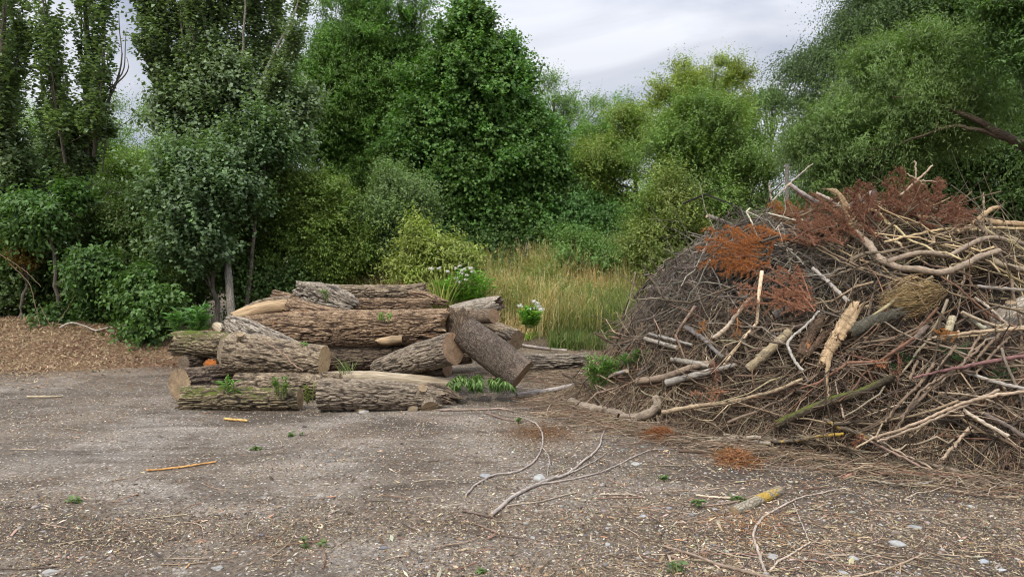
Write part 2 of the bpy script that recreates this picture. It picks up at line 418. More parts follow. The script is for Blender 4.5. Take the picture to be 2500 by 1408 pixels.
# ground: one sheet, fine near the camera, reaching the horizon
gx = np.concatenate([-np.geomspace(900, 11, 30), np.arange(-10.5, 10.5, 0.07), np.geomspace(11, 900, 30)])
gy = np.concatenate([[-300, -100, -30, -8, -2, 0, 1, 2], np.arange(2.6, 17, 0.07), np.geomspace(17.5, 1500, 30)])
X, Y = np.meshgrid(gx, gy); Z = ground_z(X, Y)
nx, ny = len(gx), len(gy)
ii, jj = np.meshgrid(np.arange(nx - 1), np.arange(ny - 1)); b = (jj * nx + ii).ravel()
gq = np.stack([b, b + 1, b + nx + 1, b + nx], -1)
gb = MB(); gb.add(np.stack([X, Y, Z], -1).reshape(-1, 3), gq)
k = NT('gravelly_ground'); c = k.n('ShaderNodeTexCoord').outputs['Object']
big = k.noise(c, 0.55, 5, 0.6, 0.6); med = k.noise(k.mapv(c, (0.7, 1.6, 1)), 2.4, 6, 0.7); fine = k.noise(c, 38, 5, 0.75); fine2 = k.noise(k.mapv(c, (1, 1, 1), (7, 3, 1)), 95, 4, 0.7)
gcol = k.ramp(big, (0.34, (0.09, 0.067, 0.048)), (0.50, (0.148, 0.12, 0.093)), (0.66, (0.23, 0.20, 0.168)))
gcol = k.mix(k.ramp(med, (0.52, 0.0), (0.66, 0.75)), gcol, (0.075, 0.053, 0.037))
gcol = k.mix(k.ramp(k.noise(k.mapv(c, (1, 1, 1), (3, 9, 2)), 5.5, 5, 0.7), (0.60, 0.0), (0.72, 0.8)), gcol, (0.34, 0.31, 0.275))
# towards the right, by the heap, the soil is darker and stonier; at the lower left browner
sx = k.n('ShaderNodeSeparateXYZ'); k.l(c, sx.inputs[0])
rightm = k.n('ShaderNodeMapRange'); k.l(sx.outputs['X'], rightm.inputs['Value']); rightm.inputs['From Min'].default_value = 0.3; rightm.inputs['From Max'].default_value = 2.2
gcol = k.mix(k.mix(1.0, rightm.outputs[0], k.ramp(med, (0.3, 0.35), (0.6, 0.9)), 'MULTIPLY'), gcol, (0.068, 0.052, 0.040))
farm = k.n('ShaderNodeMapRange'); k.l(sx.outputs['Y'], farm.inputs['Value']); farm.inputs['From Min'].default_value = 10.6; farm.inputs['From Max'].default_value = 11.8
gcol = k.mix(farm.outputs[0], gcol, (0.11, 0.085, 0.055))
gcol = k.mix(1.0, gcol, k.ramp(k.noise(k.mapv(c, (0.32, 1.0, 1), (4, 2, 0)), 1.5, 5, 0.62, 0.8), (0.36, 0.62), (0.5, 1.0), (0.62, 1.25)), 'MULTIPLY')
gr = k.ramp(fine, (0.30, 0.35), (0.50, 0.95), (0.70, 1.7)); gr2 = k.ramp(fine2, (0.32, 0.55), (0.66, 1.45))
gcol = k.mix(1.0, k.mix(1.0, gcol, gr, 'MULTIPLY'), gr2, 'MULTIPLY')
vo = k.n('ShaderNodeTexVoronoi'); vo.inputs['Scale'].default_value = 42; k.l(c, vo.inputs['Vector'])
vr = k.n('ShaderNodeSeparateColor'); k.l(vo.outputs['Color'], vr.inputs[0])
isl = k.mix(1.0, k.ramp(vr.outputs[0], (0.80, 0.0), (0.82, 1.0)), k.ramp(vo.outputs['Distance'], (0.30, 1.0), (0.42, 0.0)), 'MULTIPLY')
gcol = k.mix(isl, gcol, k.ramp(vr.outputs[1], (0.0, (0.42, 0.34, 0.24)), (0.5, (0.36, 0.34, 0.32)), (1.0, (0.52, 0.49, 0.45))))
k.base(gcol)
hb = k.mix(0.5, fine, k.mix(0.5, fine2, isl)); k.bump(hb, 0.8, 0.012)
M_GROUND = k.m
ground = gb.build('ground', M_GROUND); ground['kind'] = 'structure'

def chips(mb, xy, zf, L, W, cols, tilt=0.3, yaw=None, lift=0.003):
    n = len(xy); yaw = RNG.uniform(0, 2 * np.pi, n) if yaw is None else yaw
    L = np.broadcast_to(L, (n,)); W = np.broadcast_to(W, (n,))
    z = zf(xy[:, 0], xy[:, 1]) + lift
    a = np.stack([np.cos(yaw), np.sin(yaw), RNG.normal(0, tilt, n)], -1); a = unit(a)
    bdir = unit(np.stack([-np.sin(yaw), np.cos(yaw), RNG.normal(0, tilt, n)], -1))
    c0 = np.stack([xy[:, 0], xy[:, 1], z + np.abs(a[:, 2]) * L * 0.45 * 0.5], -1)
    up = np.cross(a, bdir)
    j = lambda: RNG.uniform(0.6, 1.0, (n, 1))
    V = np.stack([c0 - a * L[:, None] / 2 - bdir * W[:, None] * 0.25 * j(), c0 - a * L[:, None] * 0.42 + bdir * W[:, None] * 0.4 * j(), c0 + a * L[:, None] / 2 + bdir * W[:, None] * 0.2 * j(), c0 + a * L[:, None] * 0.4 - bdir * W[:, None] * 0.45 * j(), c0 + up * np.minimum(W, 0.012)[:, None] * 0.45], 1)
    b = np.arange(n)[:, None] * 5
    F = np.concatenate([np.concatenate([b + p, b + q, b + 4], 1) for p, q in ((0, 3), (3, 2), (2, 1), (1, 0))])
    mb.add(V.reshape(-1, 3), F, np.repeat(cols, 5, axis=0))
def slivers(mb, xy, zf, L, W, cols, tilt=0.35):
    n = len(xy); yaw = RNG.normal(0.0, 1.0, n); z = zf(xy[:, 0], xy[:, 1]) + 0.003; a = unit(np.stack([np.cos(yaw), np.sin(yaw), RNG.normal(0, tilt, n)], -1)); b_ = unit(np.stack([-np.sin(yaw), np.cos(yaw), np.abs(RNG.normal(0, tilt, n))], -1))
    c0 = np.stack([xy[:, 0], xy[:, 1], z + np.abs(a[:, 2]) * L * 0.4], -1); up = np.array([0, 0, 1.0]); W3 = W[:, None]; L3 = L[:, None]
    V = np.stack([c0 - a * L3 / 2, c0 - b_ * W3 * 0.5 - up * 0.002, c0 + a * L3 / 2, c0 + b_ * W3 * 0.5, c0 + up * W3 * 0.3], 1); b = np.arange(n)[:, None] * 5
    mb.add(V.reshape(-1, 3), np.concatenate([np.concatenate([b + p, b + q, b + 4], 1) for p, q in ((0, 1), (1, 2), (2, 3), (3, 0))]), np.repeat(cols, 5, axis=0))
def pick(cols, n, w=None, jit=0.15):
    cols = np.array(cols, float); i = RNG.choice(len(cols), n, p=None if w is None else np.array(w, float) / sum(w))
    return cols[i] * np.exp(RNG.normal(0, jit, (n, 1))) * np.exp(RNG.normal(0, jit * 0.25, (n, 3)))
def fan(n, d0, d1, px0=-60, px1=2560, power=1.5):
    """random ground positions, denser towards the camera"""
    u = RNG.uniform(0, 1, n); inv = (1 / d1) + (1 / d0 - 1 / d1) * u ** power if False else 1 / (1 / d1 + (1 / d0 - 1 / d1) * u)
    px = RNG.uniform(px0, px1, n)
    return np.stack([(px - 1250) / FPX * inv, inv], -1)
WOODC = [(0.42, 0.33, 0.22), (0.55, 0.47, 0.35), (0.28, 0.20, 0.13), (0.17, 0.12, 0.08), (0.36, 0.21, 0.11), (0.09, 0.068, 0.052)]
mb = MB()
xy = fan(330000, 3.25, 12.0)
left = smooth(-xy[:, 0] + 0.5 * n2(xy[:, 0], xy[:, 1], 0.6, 41) * 3, -1.0, 3.0)
dens = np.clip(0.55 + 1.1 * n2(xy[:, 0] * 0.6, xy[:, 1] * 1.3, 1.1, 40) + 0.4 * n2(xy[:, 0], xy[:, 1], 5.0, 43), 0.06, 1)
dens = dens * (0.35 + 0.65 * np.maximum(smooth(xy[:, 0] / xy[:, 1], -0.12, 0.1), 0.75 * smooth(-xy[:, 1], -5.0, -3.9)))
keep = (RNG.uniform(0, 1, len(xy)) < dens) & (heap_z(xy[:, 0], xy[:, 1]) < 0.15)
xy = xy[keep]; n = len(xy)
s = np.exp(RNG.normal(0, 0.5, n)) * (0.75 + 0.04 * xy[:, 1])
slivers(mb, xy, ground_z, 0.0115 * s, 0.0032 * s * RNG.uniform(0.6, 1.6, n), pick(WOODC, n, [4, 2.2, 4.5, 4.5, 0.6, 4], 0.28) * 0.9)
# bigger flakes near the heap and at the front
xy = np.concatenate([fan(900, 3.3, 7.5), fan(1300, 3.3, 7, 1400, 2560), fan(900, 3.4, 5.5, 1600, 2150)]); xy = xy[heap_z(xy[:, 0], xy[:, 1]) < 0.2]; n = len(xy)
s = np.exp(RNG.normal(0, 0.45, n))
chips(mb, xy, ground_z, 0.024 * s, 0.007 * s, pick(WOODC, n, [4, 1.5, 4, 3, 2.5, 2], 0.25), 0.25, lift=0.006)
tag(mb.build('wood_chips', M_CHIP, smooth_=False), 'small tan and brown wood chips strewn over the gravelly yard', 'wood chips', kind='stuff')

def pebbles(mb, c, r, cols, flat=0.55, sub=0):
    """rounded stones: a squashed octahedron split once, each vertex moved a little"""
    base = np.array([(1, 0, 0), (0, 1, 0), (-1, 0, 0), (0, -1, 0), (0, 0, 1), (0, 0, -1)], float)
    fs = [(0, 1, 4), (1, 2, 4), (2, 3, 4), (3, 0, 4), (1, 0, 5), (2, 1, 5), (3, 2, 5), (0, 3, 5)]
    for _ in range(sub):
        vs = list(map(tuple, base)); nf = []; idx = {}
        def midp(a, b_):
            kx = (min(a, b_), max(a, b_))
            if kx not in idx:
                m = (np.array(vs[a]) + np.array(vs[b_])); m = m / np.linalg.norm(m); idx[kx] = len(vs); vs.append(tuple(m))
            return idx[kx]
        for a, b_, c_ in fs:
            p, q, r_ = midp(a, b_), midp(b_, c_), midp(c_, a); nf += [(a, p, r_), (p, b_, q), (r_, q, c_), (p, q, r_)]
        base, fs = np.array(vs), nf
    n = len(c); m = len(base); yaw = RNG.uniform(0, 6.28, n)
    sc = np.stack([r * RNG.uniform(0.8, 1.35, n), r * RNG.uniform(0.65, 1.0, n), r * flat * RNG.uniform(0.7, 1.2, n)], -1)
    V = base[None] * sc[:, None, :] * (1 + (RNG.uniform(-0.16, 0.16, (n, m, 1)) if sub < 2 else 0.35 * vnoise(base[None] * 1.3 + RNG.uniform(0, 90, (n, 1, 3)))[..., None]))
    cs, sn = np.cos(yaw)[:, None], np.sin(yaw)[:, None]
    V = np.stack([V[..., 0] * cs - V[..., 1] * sn, V[..., 0] * sn + V[..., 1] * cs, V[..., 2]], -1) + c[:, None, :]
    F = (np.array(fs)[None] + (np.arange(n) * m)[:, None, None]).reshape(-1, 3)
    mb.add(V.reshape(-1, 3), F, np.repeat(cols, m, axis=0))
mb = MB()
xy = np.concatenate([fan(1600, 3.3, 9), fan(3000, 3.3, 6.5, 1250, 2560)]); xy = xy[heap_z(xy[:, 0], xy[:, 1]) < 0.2]; n = len(xy)
r = 0.0055 * np.exp(RNG.normal(0, 0.5, n)); c3 = np.stack([xy[:, 0], xy[:, 1], ground_z(xy[:, 0], xy[:, 1]) + r * 0.15], -1)
STC = [(0.30, 0.28, 0.25), (0.42, 0.40, 0.36), (0.20, 0.19, 0.18), (0.26, 0.21, 0.16), (0.12, 0.11, 0.11)]
pebbles(mb, c3, r, pick(STC, n, [4, 1.5, 3, 3, 2]), sub=1)
tag(mb.build('gravel', M_STONE), 'grey and white gravel trodden into the yard', 'gravel', kind='stuff')

# heap of wood chips at the left edge
mx = np.arange(-12, -1.6, 0.05); my = np.arange(8.6, 14.6, 0.05); X, Y = np.meshgrid(mx, my); Z = ground_z(X, Y) + mulch_z(X, Y)
ii, jj = np.meshgrid(np.arange(len(mx) - 1), np.arange(len(my) - 1)); b = (jj * len(mx) + ii).ravel()
k = NT('mulch'); c = k.n('ShaderNodeTexCoord').outputs['Object']
f = k.noise(c, 30, 6, 0.8); kc = k.ramp(k.noise(c, 1.3, 3, 0.5), (0.4, (0.14, 0.075, 0.045)), (0.6, (0.21, 0.135, 0.075)))
k.base(k.mix(1.0, kc, k.ramp(f, (0.3, 0.5), (0.7, 1.5)), 'MULTIPLY')); k.bump(f, 1.0, 0.03)
mb = MB(); mb.add(np.stack([X, Y, Z], -1).reshape(-1, 3), np.stack([b, b + 1, b + len(mx) + 1, b + len(mx)], -1))
n = 120000; xy = np.stack([RNG.uniform(-11, -2.2, n), RNG.uniform(8.4, 13.8, n)], -1)
xy = xy[RNG.uniform(0, 1, n) ** 2 * 0.05 - 0.031 < mulch_z(xy[:, 0], xy[:, 1])]; n = len(xy); s = np.exp(RNG.normal(0, 0.4, n))
red = smooth(xy[:, 0], -6.2, -4.2)[:, None]
cols = pick([(0.50, 0.36, 0.21), (0.34, 0.21, 0.12), (0.60, 0.47, 0.30), (0.20, 0.12, 0.075)], n, [4, 4, 2, 3], 0.2) * (1 - red) + red * pick([(0.27, 0.155, 0.09), (0.18, 0.105, 0.065), (0.40, 0.29, 0.18)], n, [4, 4, 1], 0.2)
chips(mb, xy, lambda x, y: ground_z(x, y) + mulch_z(x, y), 0.032 * s, 0.010 * s, cols * [0.92, 0.95, 0.95], 0.5, lift=0.008)
mb.v[-1][:, 2] = np.maximum(mb.v[-1][:, 2], ground_z(mb.v[-1][:, 0], mb.v[-1][:, 1]) + 0.002)
mo = mb.build('wood_chip_heap', k.m, smooth_=False)
mo.data.materials.append(M_CHIP)
mi = np.zeros(len(mo.data.polygons), np.int32); mi[:len(mi) - len(b)] = 1; mo.data.polygons.foreach_set('material_index', mi)
tag(mo, 'low heap of brown shredded wood chips along the foot of the trees', 'wood chips', kind='stuff')

# ------------------------------------------------------------------ foliage
SP = dict(   # strands, leaves/strand, strand length, out/up/random mix, gravity, leaf length, width, leaf droop, base colour, yellowing
    poplar=dict(k=4, m=8, L=0.42, w=(0.3, 1.2, 0.55), g=0.05, l=0.115, wd=0.105, dr=0.2, c=(0.085, 0.125, 0.07), y=0.08, tip=0.5, tipc=(0.17, 0.22, 0.15)),
    whitepoplar=dict(k=7, m=9, L=0.45, w=(0.7, 0.95, 0.55), g=0.1, l=0.105, wd=0.095, dr=0.15, c=(0.075, 0.125, 0.065), y=0.05, tip=0.6, tipc=(0.25, 0.34, 0.20)),
    sapling=dict(k=6, m=12, L=0.55, w=(0.75, 1.25, 0.45), g=0.02, l=0.10, wd=0.085, dr=0.1, c=(0.06, 0.105, 0.052), y=0.05, tip=0.75, tipc=(0.25, 0.33, 0.20)),
    ash=dict(k=9, m=13, L=0.42, w=(1.0, 0.5, 0.7), g=0.28, l=0.095, wd=0.036, dr=0.35, c=(0.062, 0.128, 0.032), y=0.2, tip=0.3, tipc=(0.12, 0.24, 0.06)),
    maple=dict(k=9, m=8, L=0.34, w=(0.9, 0.45, 0.8), g=0.15, l=0.10, wd=0.10, dr=0.35, c=(0.045, 0.105, 0.03), y=0.18, tip=0.6, tipc=(0.15, 0.24, 0.055)),
    light=dict(k=9, m=9, L=0.40, w=(0.9, 0.6, 0.8), g=0.12, l=0.075, wd=0.05, dr=0.2, c=(0.09, 0.17, 0.04), y=0.35, tip=0.3, tipc=(0.17, 0.25, 0.07)),
    yellow=dict(k=9, m=9, L=0.40, w=(0.9, 0.6, 0.8), g=0.12, l=0.07, wd=0.045, dr=0.2, c=(0.135, 0.185, 0.045), y=0.6, tip=0.4, tipc=(0.24, 0.27, 0.07)),
    goat=dict(k=9, m=10, L=0.42, w=(0.8, 0.9, 0.6), g=0.05, l=0.08, wd=0.038, dr=0.1, c=(0.085, 0.145, 0.045), y=0.3, tip=0.5, tipc=(0.17, 0.27, 0.09)),
    birch=dict(k=8, m=16, L=0.85, w=(0.5, 0.1, 0.5), g=1.0, l=0.055, wd=0.045, dr=0.5, c=(0.05, 0.085, 0.04), y=0.12, tip=0.2, tipc=(0.12, 0.17, 0.07)),
    willow=dict(k=9, m=14, L=0.5, w=(1.0, 0.45, 0.6), g=0.35, l=0.10, wd=0.02, dr=0.35, c=(0.078, 0.128, 0.05), y=0.15, tip=0.6, tipc=(0.22, 0.31, 0.11)),
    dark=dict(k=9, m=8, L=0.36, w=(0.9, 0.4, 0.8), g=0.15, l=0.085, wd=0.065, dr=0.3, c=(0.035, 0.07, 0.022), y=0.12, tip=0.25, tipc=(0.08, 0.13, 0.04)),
    shrub=dict(k=9, m=9, L=0.30, w=(0.8, 0.6, 0.8), g=0.12, l=0.06, wd=0.042, dr=0.2, c=(0.06, 0.11, 0.03), y=0.3, tip=0.35, tipc=(0.14, 0.20, 0.05)),
    greyshrub=dict(k=9, m=9, L=0.30, w=(0.8, 0.7, 0.7), g=0.1, l=0.065, wd=0.04, dr=0.15, c=(0.085, 0.135, 0.06), y=0.15, tip=0.4, tipc=(0.17, 0.23, 0.11)),
    buddleia=dict(k=9, m=8, L=0.34, w=(0.8, 0.8, 0.6), g=0.2, l=0.12, wd=0.04, dr=0.4, c=(0.15, 0.20, 0.06), y=0.5, tip=0.5, tipc=(0.27, 0.28, 0.09)),
    broad=dict(k=7, m=7, L=0.34, w=(0.9, 0.5, 0.6), g=0.25, l=0.12, wd=0.075, dr=0.5, c=(0.06, 0.12, 0.035), y=0.12, tip=0.4, tipc=(0.12, 0.20, 0.06)),
)
def leaf_quads(mb, B, AX, NR, l, wd, col, fold=0.18):
    """one folded leaf per row: B base, AX axis, NR normal, l length, wd width"""
    n = len(B); AX = unit(AX); S = unit(np.cross(NR, AX)); NR = np.cross(AX, S)
    l = np.broadcast_to(l, (n,))[:, None]; wd = np.broadcast_to(wd, (n,))[:, None]
    V = np.stack([B, B + AX * l * 0.45 + S * wd / 2 + NR * wd * fold, B + AX * l - NR * l * 0.12, B + AX * l * 0.45 - S * wd / 2 + NR * wd * fold], 1)
    b = np.arange(n)[:, None] * 4
    F = np.concatenate([np.concatenate([b, b + 2, b + 1], 1), np.concatenate([b, b + 3, b + 2], 1)])
    mb.add(V.reshape(-1, 3), F, np.repeat(col, 4, axis=0))
def strands(mb, C, OUT, sp, dens=1.0, size=1.0, tint=None, stem=False):
    s = SP[sp] if isinstance(sp, str) else sp
    k_ = max(2, int(round(s['k'] * dens * 1.75))); m = s['m']; N = len(C)
    C2 = np.repeat(C, k_, 0) + RNG.normal(0, 0.07 * size, (N * k_, 3)); O2 = np.repeat(OUT, k_, 0); n = len(C2)
    a, b_, c_ = s['w']; D = unit(O2 * a + np.array([0, 0, 1.0]) * b_ + rnd_unit(n) * c_)
    L = s['L'] * size * RNG.uniform(0.5, 1.25, n) * np.where(RNG.uniform(0, 1, n) < 0.13, 1.75, 1.0)
    cl = np.repeat(np.exp(RNG.normal(0, 0.24, N)), k_); clh = np.repeat(RNG.uniform(0, 1, N) ** 2, k_)
    t = (np.arange(m)[None, :] + RNG.uniform(0, 1, (n, m))) / m
    pos = C2[:, None, :] + D[:, None, :] * (t * L[:, None])[..., None]
    pos[..., 2] -= s['g'] * (t ** 2) * L[:, None]
    tan = np.repeat(D[:, None, :], m, 1).copy(); tan[..., 2] -= 2 * s['g'] * t; tan = unit(tan)
    side = unit(np.cross(tan, rnd_unit(n * m).reshape(n, m, 3)))
    ax = unit(tan * 0.55 + side * 0.95 + np.array([0, 0, -s['dr']]))
    nr = unit(np.array([0, 0, 1.0]) * 0.9 + RNG.normal(0, 0.42, (n, m, 3)) + O2[:, None, :] * 0.35)
    ls = 0.74 * s['l'] * RNG.uniform(0.55, 1.2, (n, m)); ws = 0.72 * s['wd'] * RNG.uniform(0.7, 1.15, (n, m))
    base = np.array(s['c'] if tint is None else tint) * np.array([2.05, 1.92, 1.6])
    col = base[None, None] * (cl[:, None] * np.exp(RNG.normal(0, 0.16, (n, m))))[..., None]
    yel = (clh[:, None] * 0.6 + RNG.uniform(0, 1, (n, m)) ** 4 * 0.8)[..., None] * s['y']
    col = col * (1 - yel) + yel * np.array([0.27, 0.27, 0.05])
    tp = (smooth(t, 0.55, 1.0) * s['tip'] * np.repeat(RNG.uniform(0.2, 1, N), k_)[:, None])[..., None]
    col = col * (1 - tp) + tp * np.array(s['tipc'])
    leaf_quads(mb, pos.reshape(-1, 3), ax.reshape(-1, 3), nr.reshape(-1, 3), ls.ravel(), ws.ravel(), col.reshape(-1, 3))
    if stem:
        tt = np.linspace(0, 1, 4)[None, :]; Q = C2[:, None] + D[:, None] * (tt * L[:, None])[..., None]; Q[..., 2] -= s['g'] * tt ** 2 * L[:, None]
        tubes(Q, np.broadcast_to(np.linspace(0.004, 0.0015, 4), Q.shape[:2]), 3, mb, np.array([0.12, 0.12, 0.06]))
GATE = [-0.42]
def lobes_pts(lobes, Y, n, shell=0.45):
    """cluster centres and outward directions over ellipsoid lobes given as (px, py, rx, ry[, nearer by metres])"""
    w = np.array([(l[2] * l[3]) for l in lobes], float); w /= w.sum()
    per = 8; ns = max(6, n // per); idx = RNG.choice(len(lobes), ns, p=w)
    S = np.zeros((ns, 3)); SO = np.zeros((ns, 3)); mr = np.zeros(ns)
    for i, l in enumerate(lobes):
        q = np.where(idx == i)[0]
        if not len(q): continue
        YY = Y - (l[4] if len(l) > 4 else 0); cc = P(l[0], l[1], YY); rx = l[2] * YY / FPX; rz = l[3] * YY / FPX; ry = min(rx, rz) * 0.9 + 0.1
        u = rnd_unit(len(q)); u[:, 1] -= 0.35; u = unit(u)
        r = RNG.uniform(0, 1, len(q)) ** shell * 0.92 * (1 + 0.38 * vnoise(cc * 0.3 + u * 1.7, 57))
        S[q] = cc + u * r[:, None] * np.array([rx, ry, rz]); SO[q] = unit(u / np.array([rx, ry, rz])); mr[q] = min(rx, rz)
    keep = vnoise(S * 0.75, 58) + 0.45 * vnoise(S * 1.6, 59) > GATE[0]; keep[0] = True; S, SO, mr = S[keep], SO[keep], mr[keep]; ns = len(S)
    # each bough carries a tuft: leafy sprays over its upper and outer side
    j = RNG.integers(0, ns, n); u = rnd_unit(n) * [1, 1, 0.75] + SO[j] * 0.55 + np.array([0, 0, 0.35]); u = unit(u)
    tr = (np.minimum(0.45, mr * 0.55) * RNG.uniform(0.6, 1.35, ns))[j] * RNG.uniform(0.5, 1.15, n)
    C = S[j] + u * tr[:, None] * [1, 1, 0.7]; O = unit(u + SO[j] * 0.5)
    e = RNG.uniform(0, 1, n) < 0.2; q = RNG.choice(ns, n); C[e] = (S[q] + (S[j] - S[q]) * 0.0 + RNG.normal(0, 0.32, (n, 3)) * np.minimum(1.0, mr[q] / 0.8)[:, None])[e]; O[e] = SO[q][e]
    return C, O
def limb(p0, p1, r0, r1, bow=0.15, k_=8, up=0.3):
    p0, p1 = np.array(p0, float), np.array(p1, float); L = np.linalg.norm(p1 - p0); t = np.linspace(0, 1, k_)[:, None]
    off = RNG.normal(0, 1, 3) * bow * L * 0.5; off[2] -= up * L * 0.3
    return p0 + (p1 - p0) * t + off * (t * (1 - t)) * 1.0 + RNG.normal(0, 0.012 * L, (k_, 3)) * np.sin(t * np.pi), np.linspace(r0, r1, k_)
def add_polylines(mb, lines, S=7, col=(1, 1, 1), cut=0):
    for pts, r in lines:
        tubes(np.asarray(pts)[None], np.asarray(r)[None], S, mb, np.array(col, float), caps=cut, capmat=0)
def tree(name, label, cat, group, sp, Y, base, lobes, n, limbs=None, r=0.11, dens=1.0, size=1.0, barkm=None, nl=14, shell=0.45, extra=None, tint=None, low=True, plumes=()):
    """a trunk with limbs and a crown of leafy sprays; base = (px, py) of the foot, sizes in photo pixels at depth Y"""
    t = thing(name, label, cat, group)
    bp = P(base[0], base[1], Y); bp[2] = float(ground_z(bp[0], bp[1])) - 0.05 if low else bp[2]
    GATE[0] = -9 if name in ('birch_tree', 'dark_tree', 'airy_tree', 'ash_tree', 'thin_tree', 'dark_thicket_shrub') else -0.42
    C, O = lobes_pts(lobes, Y, n, shell)
    if plumes:
        PC, PO = [], []
        for (x0, y0, x1, y1, wpx, cnt) in plumes:
            cnt = int(cnt * 0.6)
            f = RNG.uniform(0.12, 1.0, cnt); bow = (x1 - x0) * 0.25
            xx = x0 + (x1 - x0) * f - bow * np.sin(f * 3.14) * -0.5; yy = y0 + (y1 - y0) * f
            dy = RNG.normal(0, 0.5); wd_ = wpx * (1.15 - 0.55 * np.abs(f - 0.4)) ; c_ = np.array([P(a + RNG.normal(0, w_ * 0.5), b_, Y + dy) for a, b_, w_ in zip(xx, yy, wd_)])
            c_[:, 1] += RNG.normal(0, wpx * 0.5 * Y / FPX, cnt); PC.append(c_); PO.append(np.tile(unit(P(x1, y1, Y) - P(x0, y0, Y)), (cnt, 1)) + rnd_unit(cnt) * 0.5)
            limbs = limbs + [[(x0, y0, 4, -dy * 0.5), (x0 + (x1 - x0) * .5 + bow * .5, y0 + (y1 - y0) * .5, 2.6, -dy), (x1, y1, 0.8, -dy)]]
        C = np.concatenate([C] + PC); O = np.concatenate([O] + PO); n = len(C)
    cb = MB(); strands(cb, C, O, sp, dens, size, tint)
    tb = MB(); lines = []
    zt = np.percentile(C[:, 2], 90); xc = C[:, 0].mean(); top = np.array([C[C[:, 2] > np.percentile(C[:, 2], 80), 0].mean(), bp[1], zt])
    if limbs is None:
        K = 14; tt = np.linspace(0, 1, K)[:, None]; tr = bp + (top - bp) * tt + np.cumsum(RNG.normal(0, 0.03, (K, 3)) * [1, 1, 0], 0); tr[0] = bp
        lines.append((tr, r * (1 - 0.8 * tt[:, 0]) + 0.01))
        for i in RNG.choice(n, min(nl, n), replace=False):
            j = int(np.clip((C[i, 2] - bp[2]) / max(zt - bp[2], 0.1) * 0.75 * K, 2, K - 2)); lines.append(limb(tr[j], C[i], r * 0.35 * (1 - j / K) + 0.012, 0.006, up=0.5))
    else:
        for L in limbs:
            pts = resample(np.array([np.append(P(q[0], q[1], Y - (q[3] if len(q) > 3 else 0)), q[2] * Y / FPX) for q in L]), 14)
            pts[:, :3] += RNG.normal(0, 0.012, (14, 3)); lines.append((pts[:, :3], pts[:, 3]))
        allp = np.concatenate([l[0][4:] for l in lines])
        for i in RNG.choice(n, min(nl, n), replace=False):
            q = allp[np.argmin(np.linalg.norm((allp - C[i]) * [1, 1, 0.6] + [0, 0, 0.35], axis=1))]; lines.append(limb(q, C[i], 0.016, 0.004, up=0.5))
    add_polylines(tb, lines)
    if extra: extra(cb, tb)
    tb.build('trunk' if cat == 'tree' else 'stems', barkm or M_BARK_TREE, t); cb.build('crown' if cat == 'tree' else 'foliage', M_LEAF, t)
    settle(t, bp); return t

G1 = 'trees behind the yard'; G2 = 'shrubs along the tree edge'
# far wood that closes the gaps low down
mb = MB(); n = 2600
C = np.stack([RNG.uniform(-26, 26, n), RNG.uniform(25, 31, n), RNG.uniform(0, 1, n) ** 1.2 * 4.6], -1); C[:, 2] *= 0.75 + 0.25 * n2(C[:, 0], C[:, 1], 0.35, 51)
_s = dict(SP['dark']); _s.update(l=0.2, wd=0.15, L=0.7, c=(0.06, 0.12, 0.04)); strands(mb, C, unit(np.stack([C[:, 0] * 0, -np.ones(n), np.ones(n) * .4], -1)), _s, 1.0)
tag(mb.build('far_wood', M_LEAF), 'distant mass of green woodland behind the nearer trees', 'woodland', kind='stuff')

tree('yellow_green_tree', 'yellow-green tree seen through the gap between the poplars', 'tree', G1, 'light', 22, (330, 720), [(330, 300, 70, 90), (380, 380, 90, 110), (290, 400, 90, 90), (120, 330, 70, 70), (150, 400, 110, 70), (400, 280, 60, 60), (250, 450, 200, 60)], 620, size=1.3)
tree('airy_tree', 'slender airy pale-leaved tree right of the big dark maple', 'tree', G1, 'light', 24, (1395, 640), [(1400, 230, 60, 55), (1380, 300, 75, 75), (1440, 330, 45, 80), (1390, 400, 60, 70), (1330, 260, 45, 60)], 190, size=1.15, shell=0.6, nl=40, tint=(0.085, 0.15, 0.06))
tree('green_tree', 'dark green round tree behind the yellow-green one', 'tree', G1, 'ash', 21, (1480, 650), [(1500, 330, 60, 70), (1450, 420, 70, 90), (1560, 310, 55, 60), (1440, 520, 60, 70), (1500, 560, 80, 70)], 420, size=1.1)
tree('sparse_tree', 'tall tree with thin yellowing top against the open sky', 'tree', G1, 'yellow', 19, (1700, 640), [(1690, 250, 90, 60), (1740, 200, 60, 45), (1650, 200, 50, 35), (1770, 190, 35, 35), (1700, 330, 120, 70), (1735, 150, 20, 30), (1590, 235, 35, 18), (1800, 300, 60, 70), (1790, 185, 25, 12), (1620, 300, 60, 60)], 360, size=0.9, shell=0.55, nl=36, r=0.09)
tree('thin_tree', 'slim dark-stemmed tree with bright sky behind, left of the birch', 'tree', G1, 'dark', 23, (1868, 560), [(1870, 280, 45, 45), (1870, 340, 50, 50), (1890, 260, 30, 25), (1862, 420, 40, 40)], 70, size=1.1, r=0.09, nl=26, shell=0.7, tint=(0.06, 0.11, 0.04))
tree('thin_tree', 'thin open tree just behind the yellowing tree, dark leaves against the sky', 'tree', G1, 'dark', 23.5, (1830, 560), [(1830, 270, 35, 50), (1825, 350, 40, 60), (1840, 430, 30, 40)], 70, size=1.1, r=0.07, nl=18, shell=0.7, tint=(0.06, 0.115, 0.04))
